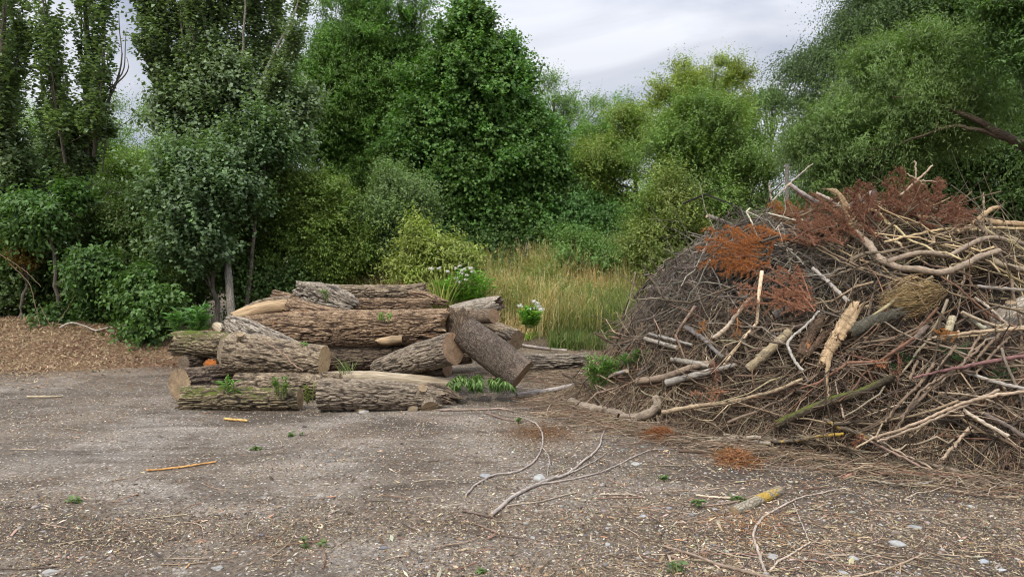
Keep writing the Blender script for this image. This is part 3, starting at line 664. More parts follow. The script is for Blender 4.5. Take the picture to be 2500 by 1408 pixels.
tree('ash_tree', 'tall bright green feathery-leaved tree next to the dark maple', 'tree', G1, 'ash', 17.5, (905, 760), [(925, 60, 105, 85), (900, 150, 135, 90), (860, 80, 60, 60), (985, 120, 45, 70), (850, 240, 135, 90), (960, 260, 130, 100), (780, 260, 90, 90), (830, 340, 130, 60), (980, 370, 110, 90), (890, 430, 130, 70), (790, 170, 70, 70), (740, 330, 60, 70), (900, 330, 120, 90), (990, 210, 50, 60), (820, 420, 90, 60), (950, 450, 90, 60)], 2300, limbs=[[(905, 800, 12), (905, 560, 10), (915, 380, 7), (920, 200, 5), (930, 60, 2)], [(905, 520, 7), (860, 390, 5), (820, 280, 3), (800, 200, 1.5)], [(908, 500, 7), (960, 380, 5), (1000, 260, 3), (1010, 160, 1.5)], [(905, 560, 6), (980, 450, 4), (1040, 360, 2)], [(905, 540, 6), (830, 440, 4), (770, 370, 2)]], nl=40, shell=0.5)
tree('maple_tree', 'big dense dark green maple at the middle of the tree line', 'tree', G1, 'maple', 16, (1200, 720), [(1130, 80, 55, 55), (1180, 120, 60, 55), (1125, 150, 70, 60), (1230, 170, 55, 60), (1160, 220, 105, 75), (1265, 250, 45, 60), (1080, 290, 90, 80), (1210, 320, 115, 100), (1280, 380, 60, 85), (1130, 400, 130, 100), (1240, 460, 105, 95), (1110, 500, 110, 80), (1200, 560, 130, 65), (1300, 500, 45, 85), (1060, 560, 60, 50), (1245, 130, 25, 28), (1310, 600, 50, 45)], 2300, r=0.2, nl=24, shell=0.4)
tree('yellow_green_tree', 'round-topped yellow-green small tree between the maple and brush heap', 'tree', G1, 'yellow', 16.5, (1540, 690), [(1560, 350, 90, 65), (1520, 420, 90, 80), (1600, 430, 70, 80), (1510, 520, 80, 80), (1580, 540, 80, 70), (1490, 610, 60, 50), (1560, 620, 90, 50), (1480, 460, 60, 70), (1640, 380, 50, 60)], 900, shell=0.45, nl=18, r=0.08, tint=(0.10, 0.155, 0.042))
tree('green_shrub_tree', 'broad mid-green goat willow rising just behind the left of the heap', 'tree', G1, 'goat', 14.5, (1700, 700), [(1730, 350, 85, 65), (1690, 430, 100, 80), (1790, 440, 80, 90), (1640, 510, 80, 80), (1740, 540, 120, 90), (1620, 600, 75, 70), (1850, 470, 40, 60), (1800, 380, 40, 50), (1900, 500, 70, 50), (1620, 380, 60, 60), (1680, 330, 60, 50)], 1200, nl=20, r=0.08)
tree('brown_spotted_shrub', 'shrub with a patch of dry brown seed heads in front of goat willow', 'shrub', G2, 'goat', 13.4, (1660, 690), [(1660, 500, 55, 40), (1640, 560, 60, 50), (1600, 620, 50, 60)], 170, tint=(0.115, 0.15, 0.05), nl=8, r=0.03)
tree('birch_tree', 'tall weeping birch with hanging dark sprays at the right', 'tree', G1, 'birch', 16.5, (2150, 640), [(2120, 20, 90, 70), (2060, 110, 80, 60), (2180, 100, 90, 90), (1990, 200, 60, 60), (2080, 210, 90, 80), (1960, 300, 45, 80), (2250, 40, 90, 100), (2000, 400, 60, 80), (2070, 330, 80, 80), (1960, 210, 35, 25), (2150, -60, 80, 60), (2300, 120, 80, 100), (1970, 480, 50, 50), (2200, 30, 80, 60), (2250, 150, 90, 80), (2300, 10, 80, 60)], 1300, shell=0.5, nl=30, r=0.13)
tree('dark_tree', 'tall dark tree filling the upper right corner behind the willow', 'tree', G1, 'dark', 15.5, (2390, 640), [(2380, 60, 100, 90), (2440, 150, 90, 90), (2340, 160, 80, 80), (2480, 250, 80, 90), (2300, 40, 60, 60), (2500, 60, 80, 100), (2400, 300, 100, 80), (2420, -60, 120, 80), (2360, 20, 90, 70), (2440, 30, 90, 70)], 1250, r=0.18, nl=26, shell=0.45)
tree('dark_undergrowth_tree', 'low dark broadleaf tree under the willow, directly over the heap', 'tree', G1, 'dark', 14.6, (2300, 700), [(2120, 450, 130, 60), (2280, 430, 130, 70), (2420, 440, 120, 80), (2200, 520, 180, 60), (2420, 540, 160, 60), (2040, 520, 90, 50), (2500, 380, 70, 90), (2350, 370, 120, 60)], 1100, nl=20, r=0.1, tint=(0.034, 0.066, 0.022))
tree('willow_tree', 'light green willow dome leaning in from the right on a dark slanting trunk', 'tree', G1, 'willow', 12.0, (2560, 420), [(2230, 170, 130, 65), (2330, 150, 90, 60), (2120, 240, 110, 80), (2250, 260, 150, 80), (2060, 330, 80, 70), (2150, 350, 90, 70), (2030, 430, 60, 50), (2270, 110, 45, 35), (2380, 210, 70, 70), (2330, 270, 80, 40), (2130, 430, 70, 40), (2010, 370, 50, 50)], 950,
     limbs=[[(2570, 395, 12, 1.0), (2480, 345, 10, 1.0), (2400, 303, 7.5, .9), (2340, 275, 5, .8), (2260, 240, 3, .7), (2180, 240, 2, .7)], [(2480, 347, 6, 1.0), (2400, 320, 5, .9), (2340, 308, 4, .9), (2290, 318, 3, .8), (2240, 335, 2.5, .8), (2180, 360, 2, .6)], [(2350, 280, 5), (2300, 210, 4), (2270, 150, 2)], [(2260, 242, 3), (2200, 255, 2.5), (2160, 262, 1.5), (2140, 300, 1)]], nl=34, shell=0.5, low=False, barkm=M_DARKB)
tree('leafy_tree', 'bright green branches of a near tree entering at the right edge', 'tree', G1, 'ash', 10.5, (2620, 640), [(2480, 60, 55, 40), (2500, 150, 60, 50), (2510, 260, 60, 50), (2520, 20, 70, 50), (2540, 350, 60, 50), (2540, 440, 70, 40)], 170, nl=12, r=0.12, tint=(0.042, 0.085, 0.028))
# poplars at the left
tree('poplar_tree', 'dark poplar cut by the left edge of the view', 'tree', G1, 'poplar', 12.6, (-20, 800), [(15, 430, 50, 60), (0, 360, 40, 50), (40, 470, 40, 40)], 90, limbs=[[(-20, 820, 16), (-10, 560, 12), (0, 300, 9), (5, 100, 6), (8, -120, 3)]], nl=14,
     plumes=[(0, 420, 18, -120, 26, 90), (10, 380, 52, 20, 16, 46), (-10, 400, -20, -80, 26, 70), (20, 450, 30, 220, 18, 30), (0, 300, 20, 120, 30, 40)])
def dead_side(cb, tb):
    L = []
    for q in ([(262, 250, 3.2), (285, 200, 2.6), (298, 140, 1.8), (292, 80, 1.2), (290, 30, .8)], [(280, 205, 2), (302, 170, 1.6), (306, 110, 1), (308, 75, .6)], [(262, 220, 2.4), (300, 190, 1.8), (314, 165, 1.2), (309, 140, .7)], [(250, 290, 2), (270, 230, 1.5), (262, 150, 1), (268, 90, .6)],
              [(222, 560, 2.5), (262, 470, 2), (300, 480, 1.4), (330, 520, .8)], [(215, 520, 2), (180, 480, 1.5), (140, 470, 1)], [(150, 420, 1.6), (110, 380, 1.2), (60, 388, .8)], [(120, 300, 1.6), (100, 200, 1.2), (110, 110, .7)], [(200, 420, 1.8), (170, 300, 1.4), (165, 200, .8)], [(250, 420, 1.8), (262, 300, 1.4), (275, 200, .8)]):
        p = resample(np.array([np.append(P(a, b_, 12.9), c_ * 12.9 / FPX) for a, b_, c_ in q]), 10); L.append((p[:, :3], p[:, 3]))
    add_polylines(tb, L, 5)
tree('poplar_tree', 'loose upright poplar with a bare trunk and twisted dead side branches', 'tree', G1, 'poplar', 13, (226, 800), [(130, 310, 50, 45), (200, 430, 60, 45), (240, 330, 35, 45), (170, 370, 40, 40)], 80,
     limbs=[[(226, 820, 10), (226, 600, 9), (216, 420, 8), (212, 200, 7), (209, 60, 5.5), (206, -120, 3)], [(216, 480, 5), (150, 340, 4), (125, 200, 3), (115, 40, 2), (108, -100, 1)], [(216, 400, 5), (248, 250, 4), (255, 100, 2.5), (262, -80, 1)], [(216, 520, 4), (180, 400, 3), (160, 280, 2), (150, 140, 1)], [(225, 700, 3), (240, 640, 2.5), (270, 590, 2), (300, 595, 1.5), (318, 630, 1)]], shell=0.62, nl=24, extra=dead_side, size=0.85, dens=0.85,
     plumes=[(160, 400, 100, -60, 24, 62), (150, 380, 85, 60, 20, 40), (190, 420, 125, 60, 20, 44), (215, 430, 195, -80, 20, 40), (215, 420, 232, -80, 22, 66), (230, 430, 262, -40, 18, 56), (225, 380, 250, 120, 20, 34), (150, 330, 145, 120, 16, 16)])
def pale_sprays(cb, tb): pass
tree('white_poplar_tree', 'large white poplar spreading upward like a fan, greyish green', 'tree', G1, 'whitepoplar', 13.2, (562, 805), [(470, 290, 85, 50), (560, 300, 90, 55), (640, 300, 70, 50), (500, 370, 90, 45), (640, 400, 55, 40), (700, 290, 50, 60), (700, 380, 40, 45), (560, 220, 90, 50)], 480,
     limbs=[[(567, 830, 9, 1.7), (560, 700, 8.5, 1.6), (548, 600, 8, .9), (530, 450, 7), (520, 300, 6), (505, 150, 4.5), (490, 0, 3)], [(530, 470, 6), (470, 330, 5), (420, 230, 4), (380, 150, 3), (345, 60, 2), (330, 0, 1)], [(525, 380, 6), (480, 250, 4.5), (450, 120, 3), (440, 0, 2)], [(545, 500, 6), (600, 350, 5.5), (630, 230, 4.5), (680, 110, 3), (720, 40, 2), (735, -20, 1)], [(530, 400, 5), (570, 250, 4), (590, 120, 3), (600, -20, 2)], [(600, 440, 3), (640, 452, 2.5), (680, 448, 1.5), (705, 440, 1)], [(545, 560, 4), (500, 480, 3), (440, 480, 2), (385, 478, 1)]], barkm=M_BARK_PALE, nl=26, shell=0.55, size=0.9, tint=(0.085, 0.12, 0.075),
     plumes=[(480, 330, 335, -40, 20, 74), (490, 330, 372, -60, 18, 60), (500, 320, 410, -80, 20, 66), (510, 320, 455, -80, 18, 60), (520, 320, 495, -80, 22, 66), (530, 310, 540, -80, 22, 66), (560, 320, 585, -80, 20, 60), (580, 330, 635, -70, 22, 66), (600, 340, 680, -40, 20, 60), (620, 330, 738, -10, 14, 40), (640, 330, 715, 90, 18, 34), (430, 280, 395, 205, 10, 12), (450, 260, 350, 110, 14, 24)])
tree('white_poplar_sapling', 'silvery green sapling mound with pale shoot tips in front of the white poplar', 'tree', G1, 'sapling', 11.8, (520, 800), [(490, 440, 60, 40), (460, 490, 60, 50), (540, 490, 65, 60), (500, 560, 85, 60), (450, 540, 40, 50), (580, 520, 35, 60), (500, 630, 50, 45), (470, 620, 50, 40)], 420, nl=12, r=0.04, size=0.95)
tree('white_poplar_sapling', 'small pale leafy mound of poplar shoots above the silvery sapling', 'tree', G1, 'sapling', 12.3, (600, 800), [(610, 390, 60, 38), (650, 380, 38, 40), (590, 420, 50, 30)], 130, nl=8, r=0.035)
# shrubs
shr = [
 ('hazel_shrub', 'leafy green shrub in front of the bare poplar trunk', 'broad', 11.8, (170, 800), [(120, 530, 60, 35), (150, 500, 50, 25), (210, 640, 90, 40), (100, 610, 50, 30), (260, 660, 45, 30), (150, 680, 40, 25), (60, 690, 50, 30), (180, 580, 60, 30), (40, 640, 40, 30)], 300, (0.048, 0.10, 0.034)),
 ('hazel_shrub', 'yellowish green shrub between the two poplars at mid height', 'light', 14.5, (300, 780), [(330, 470, 80, 60), (280, 540, 80, 50), (370, 540, 60, 60), (120, 420, 70, 40), (330, 600, 90, 50)], 480, (0.08, 0.135, 0.035)),
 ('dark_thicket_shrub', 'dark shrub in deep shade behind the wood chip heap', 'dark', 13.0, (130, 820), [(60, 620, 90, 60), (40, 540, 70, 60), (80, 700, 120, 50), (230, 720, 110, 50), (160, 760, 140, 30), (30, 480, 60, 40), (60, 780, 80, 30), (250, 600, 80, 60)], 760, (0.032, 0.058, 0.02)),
 ('dark_thicket_shrub', 'dark green shrub under the white poplar left of its trunk', 'shrub', 12.6, (380, 820), [(370, 640, 80, 60), (430, 690, 80, 60), (320, 560, 60, 50), (350, 740, 80, 50), (450, 760, 60, 40), (300, 690, 60, 50)], 620, (0.04, 0.075, 0.024)),
 ('brown_leaved_shrub', 'half-dead shrub with rusty leaves at the left edge', 'shrub', 12.2, (30, 820), [(20, 610, 40, 40), (60, 640, 30, 30), (10, 660, 40, 30)], 30, (0.13, 0.08, 0.03)),
 ('hawthorn_shrub', 'wide olive-green shrub behind the log pile', 'shrub', 13.2, (730, 800), [(720, 480, 80, 50), (790, 500, 80, 50), (700, 570, 90, 60), (800, 590, 90, 60), (680, 650, 80, 50), (780, 670, 80, 40), (650, 520, 40, 70), (850, 640, 60, 50)], 1000, (0.075, 0.125, 0.03)),
 ('hawthorn_shrub', 'grey-green rounded shrub left of the yellowish bush', 'greyshrub', 13.6, (930, 780), [(930, 480, 70, 45), (980, 500, 70, 50), (900, 560, 80, 60), (990, 570, 60, 60), (930, 620, 90, 50), (1030, 610, 40, 40)], 780, None),
 ('dark_gap_shrub', 'dark green shrub filling the foot of the maple', 'dark', 15.2, (1180, 740), [(1120, 610, 90, 40), (1240, 620, 110, 40), (1340, 620, 60, 40), (1060, 560, 50, 40)], 420, (0.045, 0.09, 0.03)),
 ('yellowish_bush', 'yellow-green butterfly bush with brown spent flowers behind the white phlox', 'buddleia', 12.3, (1060, 770), [(1030, 600, 40, 30), (1070, 640, 70, 40), (1010, 640, 45, 35), (1120, 650, 40, 30), (1050, 670, 90, 25)], 200, None),
 ('green_weed_bush', 'fresh green bush on the grass bank below the yellow-green tree', 'goat', 14.2, (1420, 720), [(1400, 640, 45, 28), (1450, 650, 45, 25), (1390, 670, 60, 20), (1500, 660, 50, 25)], 190, (0.085, 0.16, 0.055)),
 ('green_weed_bush', 'dark green bush at the right end of the grass bank', 'shrub', 14.0, (1600, 740), [(1580, 670, 60, 40), (1640, 650, 50, 50), (1560, 700, 50, 25), (1660, 700, 40, 40)], 330, (0.055, 0.115, 0.035)),
 ('green_shrub', 'deep green shrub in the gap between the maple and yellow-green tree', 'ash', 15.8, (1430, 720), [(1420, 540, 50, 60), (1400, 600, 50, 40), (1460, 600, 60, 50), (1550, 620, 70, 50), (1500, 560, 60, 50), (1520, 500, 50, 50)], 560, (0.05, 0.115, 0.045)),
 ('bramble_shrub', 'dark low bramble between the white poplar trunk and the logs', 'dark', 12.9, (640, 790), [(620, 690, 60, 40), (700, 690, 60, 35), (650, 745, 40, 30), (650, 600, 40, 60)], 260, (0.05, 0.09, 0.03)),
 ('broad_leaved_plant', 'broad-leaved climbing plant behind the end of the chip heap', 'broad', 11.4, (370, 830), [(350, 760, 45, 40), (390, 790, 50, 35), (330, 800, 30, 25), (340, 715, 30, 30), (440, 770, 30, 30)], 150, (0.05, 0.10, 0.034)),
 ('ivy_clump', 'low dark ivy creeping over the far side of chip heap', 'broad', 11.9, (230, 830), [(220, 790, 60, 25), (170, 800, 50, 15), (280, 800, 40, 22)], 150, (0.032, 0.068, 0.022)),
]
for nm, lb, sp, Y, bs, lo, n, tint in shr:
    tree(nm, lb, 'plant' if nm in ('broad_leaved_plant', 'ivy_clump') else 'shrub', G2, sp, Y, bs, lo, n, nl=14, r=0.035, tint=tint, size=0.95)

# ------------------------------------------------------------------ logs
def bark_relief(co, kind):
    """depth of the bark (0 crack .. 1 ridge) from stretched noise; co in metres"""
    sc = {'oak': (40, 40, 6.0), 'grey': (34, 34, 3.6), 'cherry': (26, 26, 20), 'smooth': (12, 12, 3)}[kind]
    q = co * np.array(sc)
    w = fbm(co * 7, 61, 2)
    q = q + w[..., None] * np.array([0.55, 0.55, 0.3])
    a = np.abs(vnoise(q, 62)); b_ = np.abs(vnoise(q * 1.9 + 5, 63))
    r = np.minimum(smooth(a, 0.0, 0.30), 0.3 + 0.7 * smooth(b_, 0.0, 0.3))
    return r * 0.3 + 0.7 if kind == 'smooth' else (0.45 + 0.55 * r if kind == 'cherry' else r)
def log(name, label, pts, barkm, kind='oak', cut=('none', 'none'), ragged=(0, 0), group='logs in the felled timber pile', S=120, relief=0.017, cutm=M_CUTB, stubs=(), lumps=0.035, cat='log', patches=()):
    """pts: (px, py, depth, radius in px) along the centre line. Real radius and length follow from the depth."""
    t = thing(name, label, cat, group)
    Q = np.array([np.append(P(a, b_, Y), r_ * Y / FPX) for a, b_, Y, r_ in pts])
    Ltot = np.linalg.norm(np.diff(Q[:, :3], axis=0), axis=1).sum(); K = int(np.clip(Ltot / 0.014, 12, 280))
    Q = resample(Q, K); C, R = Q[:, :3], Q[:, 3]
    T = unit(np.gradient(C, axis=0)); ref = np.array([0, 0, 1.0]) if abs(T[0, 2]) < 0.8 else np.array([1.0, 0, 0])
    A = unit(np.cross(T, ref)); B = np.cross(T, A)
    th = np.arange(S) / S * 2 * np.pi; ct, st = np.cos(th)[None, :, None], np.sin(th)[None, :, None]
    D = A[:, None] * ct + B[:, None] * st
    s = np.concatenate([[0], np.cumsum(np.linalg.norm(np.diff(C, axis=0), axis=1))]); off = RNG.uniform(0, 40, 3)
    co = np.stack([R[:, None] * ct[..., 0], R[:, None] * st[..., 0], np.broadcast_to(s[:, None], (K, S))], -1) + off
    rel = bark_relief(co, kind); lump = fbm(co * np.array([5, 5, 2.6]), 64, 3)
    for (u, ang, w, h) in patches: pass
    rr = R[:, None] * (1 + lumps * 2.2 * lump) + (rel - 0.7) * relief
    V = C[:, None] + D * rr[..., None]
    for e, (idx, sgn) in enumerate(((0, -1), (K - 1, 1))):
        if ragged[e]:
            w_ = np.exp(-np.abs(np.arange(K) - idx) / (K * 0.06 + 1)); jag = vnoise(np.stack([np.cos(th) * 3.5, np.sin(th) * 3.5, th * 0 + e * 9], -1), 65) + 0.5 * vnoise(np.stack([np.cos(th) * 11, np.sin(th) * 11, th * 0 + e * 9], -1), 66)
            V += (T[idx] * sgn)[None, None] * (w_[:, None] * jag[None] * ragged[e])[..., None]
    i = np.arange(K - 1)[:, None] * S; j = np.arange(S)[None]; j2 = (j + 1) % S
    F = np.stack([i + j, i + j2, i + S + j2, i + S + j], -1).reshape(-1, 4)
    mb = MB(); colr = np.repeat(rel.reshape(-1, 1), 3, 1); mb.add(V.reshape(-1, 3), F, colr, co.reshape(-1, 3))
    mb.build('bark', barkm, t)
    for e, (idx, sgn) in enumerate(((0, -1), (K - 1, 1))):
        ring = V[idx]; cen = ring.mean(0); n = T[idx] * sgn; cm = MB(); rings = 7
        W = []; CO = []; 
        for q in range(rings + 1):
            f = 1 - q / rings; p = cen + (ring - cen) * f
            nz = vnoise(p * 40, 67) * 0.004 + vnoise(p * np.array([18, 18, 18]), 68) * (0.03 if ragged[e] else 0.002)
            W.append(p + n * (nz * (1 - f) ** 0.5 - (0.06 * (1 - f) if ragged[e] else 0))[:, None] if q else p + n * 0.0)
            CO.append(np.stack([np.cos(th) * R[idx] * f, np.sin(th) * R[idx] * f, 0 * th], -1) + [0, 0, off[2]] * np.array([0, 0, 0]))
        W = np.array(W); CO = np.array(CO)
        ii = np.arange(rings)[:, None] * S
        FF = np.stack([ii + j, ii + j2, ii + S + j2, ii + S + j], -1).reshape(-1, 4)
        if e == 0: FF = FF[:, ::-1]
        cm.add(W.reshape(-1, 3), FF, (1, 1, 1), CO.reshape(-1, 3))
        m_ = cut[e] if not isinstance(cut[e], str) else cutm
        cm.build('cut_end', m_, t)
    for sp_ in stubs:      # (fraction along, angle, length m, radius m[, material])
        u, ang, ln, rs = sp_[:4]; kx = int(u * (K - 1)); d = A[kx] * math.cos(ang) + B[kx] * math.sin(ang)
        d = unit(d + T[kx] * 0.3); c0 = C[kx] + d * R[kx] * 0.7
        sb = MB(); pp = np.array([c0 + d * x for x in np.linspace(0, ln + R[kx] * 0.3, 6)]); rad = rs * np.array([1.5, 1.15, 1.0, 0.97, 0.95, 0.93])
        tubes(pp[None], rad[None], 20, sb, np.array([0.8, 0.8, 0.8]), caps=2, capmat=1, capcol=(1, 1, 1))
        sb.build('branch_stub', [barkm, cutm], t)
    b0 = C[:, :].mean(0); b0[2] = V[..., 2].min(); settle(t, b0); return t

log('log', 'short furrowed front log with mossy top and torn pale left end', [(449, 973, 7.42, 31), (520, 972, 7.4, 30), (640, 974, 7.38, 27), (733, 973, 7.36, 26)], M_OAKM, cut=(M_WOOD, M_CUTB), ragged=(0.05, 0))
log('log', 'thick dusty front log right of the gap, wavy grey grain, knotted at its far end', [(781, 961, 7.3, 38), (850, 962, 7.3, 38), (950, 966, 7.35, 35), (1020, 970, 7.4, 31), (1076, 976, 7.4, 26)], M_DUSTY, cut=(M_WOODP, M_DARKB), ragged=(0, 0.07), stubs=((0.90, 0.5, 0.02, 0.085), (0.80, -0.9, 0.03, 0.05)), lumps=0.05, relief=0.02)
log('broken_log', 'short dark knotted log end lying behind the knotted front log', [(1040, 958, 7.75, 26), (1085, 966, 7.7, 27), (1118, 978, 7.6, 16)], M_DARKB, cut=(M_CUTB, M_DARKB), ragged=(0, 0.08), lumps=0.1)
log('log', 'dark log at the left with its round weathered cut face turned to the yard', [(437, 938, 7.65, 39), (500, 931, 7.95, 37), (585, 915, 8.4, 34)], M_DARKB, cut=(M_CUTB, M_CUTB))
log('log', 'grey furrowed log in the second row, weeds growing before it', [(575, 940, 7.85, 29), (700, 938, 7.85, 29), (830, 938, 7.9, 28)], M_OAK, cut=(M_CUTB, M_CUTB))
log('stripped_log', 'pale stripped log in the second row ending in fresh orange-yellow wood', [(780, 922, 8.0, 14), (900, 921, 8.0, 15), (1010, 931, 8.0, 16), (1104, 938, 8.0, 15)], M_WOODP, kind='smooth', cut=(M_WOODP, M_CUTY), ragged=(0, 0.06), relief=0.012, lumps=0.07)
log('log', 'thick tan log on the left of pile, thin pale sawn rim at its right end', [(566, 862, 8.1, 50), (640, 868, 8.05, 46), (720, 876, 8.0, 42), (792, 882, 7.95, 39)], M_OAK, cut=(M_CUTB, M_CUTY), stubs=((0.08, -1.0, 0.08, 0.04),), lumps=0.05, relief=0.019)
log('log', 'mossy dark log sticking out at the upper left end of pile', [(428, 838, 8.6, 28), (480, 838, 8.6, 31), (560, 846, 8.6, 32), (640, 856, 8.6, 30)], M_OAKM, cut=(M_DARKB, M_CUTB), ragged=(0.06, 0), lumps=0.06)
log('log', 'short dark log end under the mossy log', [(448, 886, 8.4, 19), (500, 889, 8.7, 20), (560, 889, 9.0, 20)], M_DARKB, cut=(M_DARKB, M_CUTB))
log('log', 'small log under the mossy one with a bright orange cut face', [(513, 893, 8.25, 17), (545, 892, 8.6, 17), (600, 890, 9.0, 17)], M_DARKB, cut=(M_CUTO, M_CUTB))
log('log', 'stub of grey log pinched behind the left end of thick tan log', [(537, 865, 8.3, 38), (560, 866, 8.35, 38), (600, 868, 8.4, 36)], M_OAK, cut=(M_OAK, M_CUTB))
log('trunk_log', 'biggest trunk lying across the middle of pile, deeply furrowed, orange patches', [(600, 806, 9.15, 34), (660, 808, 9.05, 42), (760, 806, 8.95, 46), (880, 802, 8.9, 45), (1000, 799, 8.85, 43), (1092, 796, 8.8, 42)], M_OAKR, cut=(M_CUTB, M_CUTY), ragged=(0, 0.05), S=190, relief=0.022, lumps=0.03)
log('log', 'grey-brown log curving down behind the tan log', [(560, 790, 9.0, 20), (600, 812, 8.8, 34), (660, 840, 8.6, 36), (720, 862, 8.5, 30)], M_GREY, kind='grey', cut=(M_CUTB, M_CUTB), ragged=(0.05, 0), lumps=0.06)
log('split_log', 'arching split log with bare cream wood, on the upper left of pile', [(572, 776, 9.3, 14), (610, 762, 9.3, 17), (660, 750, 9.3, 17), (706, 746, 9.3, 16)], M_WOOD, kind='smooth', cut=(M_CUTY, M_CUTY), ragged=(0.05, 0.04), relief=0.012, lumps=0.08)
log('log', 'bark-covered back of the arching split log', [(600, 758, 9.45, 12), (650, 742, 9.45, 14), (712, 736, 9.45, 15)], M_OAK, cut=(M_CUTB, M_CUTB))
log('grey_stump', 'grey weathered stump with deep grain on the very top of pile', [(728, 706, 9.9, 18), (760, 716, 9.8, 30), (800, 730, 9.7, 34), (850, 748, 9.6, 30), (864, 756, 9.6, 20)], M_GREY, kind='grey', cut=(M_GREY, M_CUTB), ragged=(0.06, 0.03), lumps=0.09, relief=0.034, S=120)
log('log', 'brown log below the grey stump, leaning down to the left', [(706, 752, 9.3, 26), (760, 768, 9.2, 30), (840, 784, 9.15, 26), (900, 792, 9.2, 16)], M_OAKR, cut=(M_WOOD, M_CUTB), ragged=(0.05, 0.02), lumps=0.07)
log('log', 'small broken log end peeking out left of the grey stump', [(667, 718, 9.9, 11), (700, 728, 9.85, 13), (745, 738, 9.8, 14)], M_OAKR, cut=(M_CUTR, M_CUTB), ragged=(0.02, 0))
log('log', 'topmost straight log at the back of pile, broken at its right end', [(800, 710, 10.9, 15), (900, 713, 10.9, 17), (980, 712, 10.9, 16), (1040, 702, 10.9, 12)], M_OAK, ragged=(0, 0.05), cut=(M_CUTB, M_CUTB))
log('log', 'reddish brown log just below the topmost straight one', [(850, 744, 10.1, 17), (940, 745, 10.1, 17), (1052, 744, 10.1, 15)], M_OAKR, ragged=(0, 0.03))
log('log', 'rough log end behind the grass tuft at the right of the topmost log', [(1000, 722, 10.5, 12), (1040, 726, 10.4, 14), (1090, 740, 10.3, 8)], M_OAKR, ragged=(0.03, 0.06), lumps=0.12)
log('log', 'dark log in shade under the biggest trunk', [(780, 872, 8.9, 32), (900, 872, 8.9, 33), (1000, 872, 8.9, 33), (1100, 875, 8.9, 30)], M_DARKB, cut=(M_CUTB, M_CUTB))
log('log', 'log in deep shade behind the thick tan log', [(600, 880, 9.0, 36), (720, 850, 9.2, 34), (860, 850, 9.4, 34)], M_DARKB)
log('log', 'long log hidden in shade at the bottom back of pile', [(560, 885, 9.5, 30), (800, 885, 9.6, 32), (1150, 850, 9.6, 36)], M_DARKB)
log('log', 'slanting brown log with a broad round cut face at its upper right end', [(925, 905, 8.5, 27), (985, 885, 8.25, 34), (1045, 866, 8.05, 38), (1106, 851, 7.85, 40)], M_DUSTY, kind='grey', cut=(M_CUTB, M_CUTR), lumps=0.05, relief=0.014)
log('log', 'small dark log supporting the slanting brown one', [(1000, 905, 8.4, 22), (1060, 902, 8.3, 22), (1092, 900, 8.2, 20)], M_DARKB, cut=(M_CUTB, M_CUTR))
log('cherry_log', 'thick grey-brown banded log leaning down to the right against the pile', [(1132, 806, 8.0, 38), (1180, 843, 7.93, 41), (1228, 880, 7.86, 42), (1274, 916, 7.79, 42)], M_CHERRY, kind='cherry', cut=(M_CUTY, M_CUTB), relief=0.010, lumps=0.015)
log('stump', 'dark upright stump at the right end of the biggest trunk', [(1122, 830, 8.9, 32), (1124, 790, 8.9, 33), (1124, 752, 8.9, 31)], M_DARKB, kind='smooth', cut=(M_CUTB, M_CUTB), ragged=(0, 0.04), relief=0.012, lumps=0.07)
log('log', 'grey log pointing right over the grass side of pile', [(1100, 765, 9.0, 20), (1150, 756, 9.0, 21), (1200, 744, 9.0, 20), (1222, 738, 8.95, 16)], M_GREY, kind='smooth', cut=(M_CUTB, M_DARKB), ragged=(0, 0.05), relief=0.01, lumps=0.09)
log('log', 'short brown log with a reddish cut face under the grey pointing log', [(1140, 775, 8.9, 18), (1175, 773, 8.75, 18), (1206, 771, 8.6, 18)], M_DARKB, kind='smooth', cut=(M_CUTB, M_CUTR), relief=0.008)
log('log', 'furrowed log behind the leaning banded one, cut end to the right', [(1170, 800, 9.6, 22), (1220, 815, 9.5, 26), (1262, 830, 9.3, 25)], M_OAK, cut=(M_CUTB, M_CUTB))
log('log', 'low grey log on the soil to the right, partly under thin twigs', [(1270, 884, 9.4, 22), (1350, 884, 9.5, 20), (1430, 880, 9.7, 18)], M_GREY, kind='grey')
log('log', 'short stone-grey log end lying flat behind the left leafy plant', [(526, 795, 9.6, 9), (536, 800, 9.5, 12), (548, 812, 9.4, 12)], M_WOODP, kind='smooth', relief=0.004)

# bare patch on the biggest trunk
mb = MB(); tt = np.linspace(0, 1, 9); mbp = np.array([P(915 + 66 * q, 830 + 2 * math.sin(q * 5), 8.60 + 0.02 * q) for q in tt]); rad = np.interp(tt, [0, .2, .6, 1], [.004, .04, .052, .04])
V = []; 
tubes(mbp[None], rad[None], 14, mb, np.array([1, 1, 1.0]), caps=3); pt = mb.build('bare_wood_strip', M_WOOD)
tk = [o for o in COL.objects if o.name.startswith('trunk_log')][0]
pt.data.transform(__import__('mathutils').Matrix.Translation(-tk.location)); pt.parent = tk; pt['label'] = 'bare yellow wood where the bark is torn away'
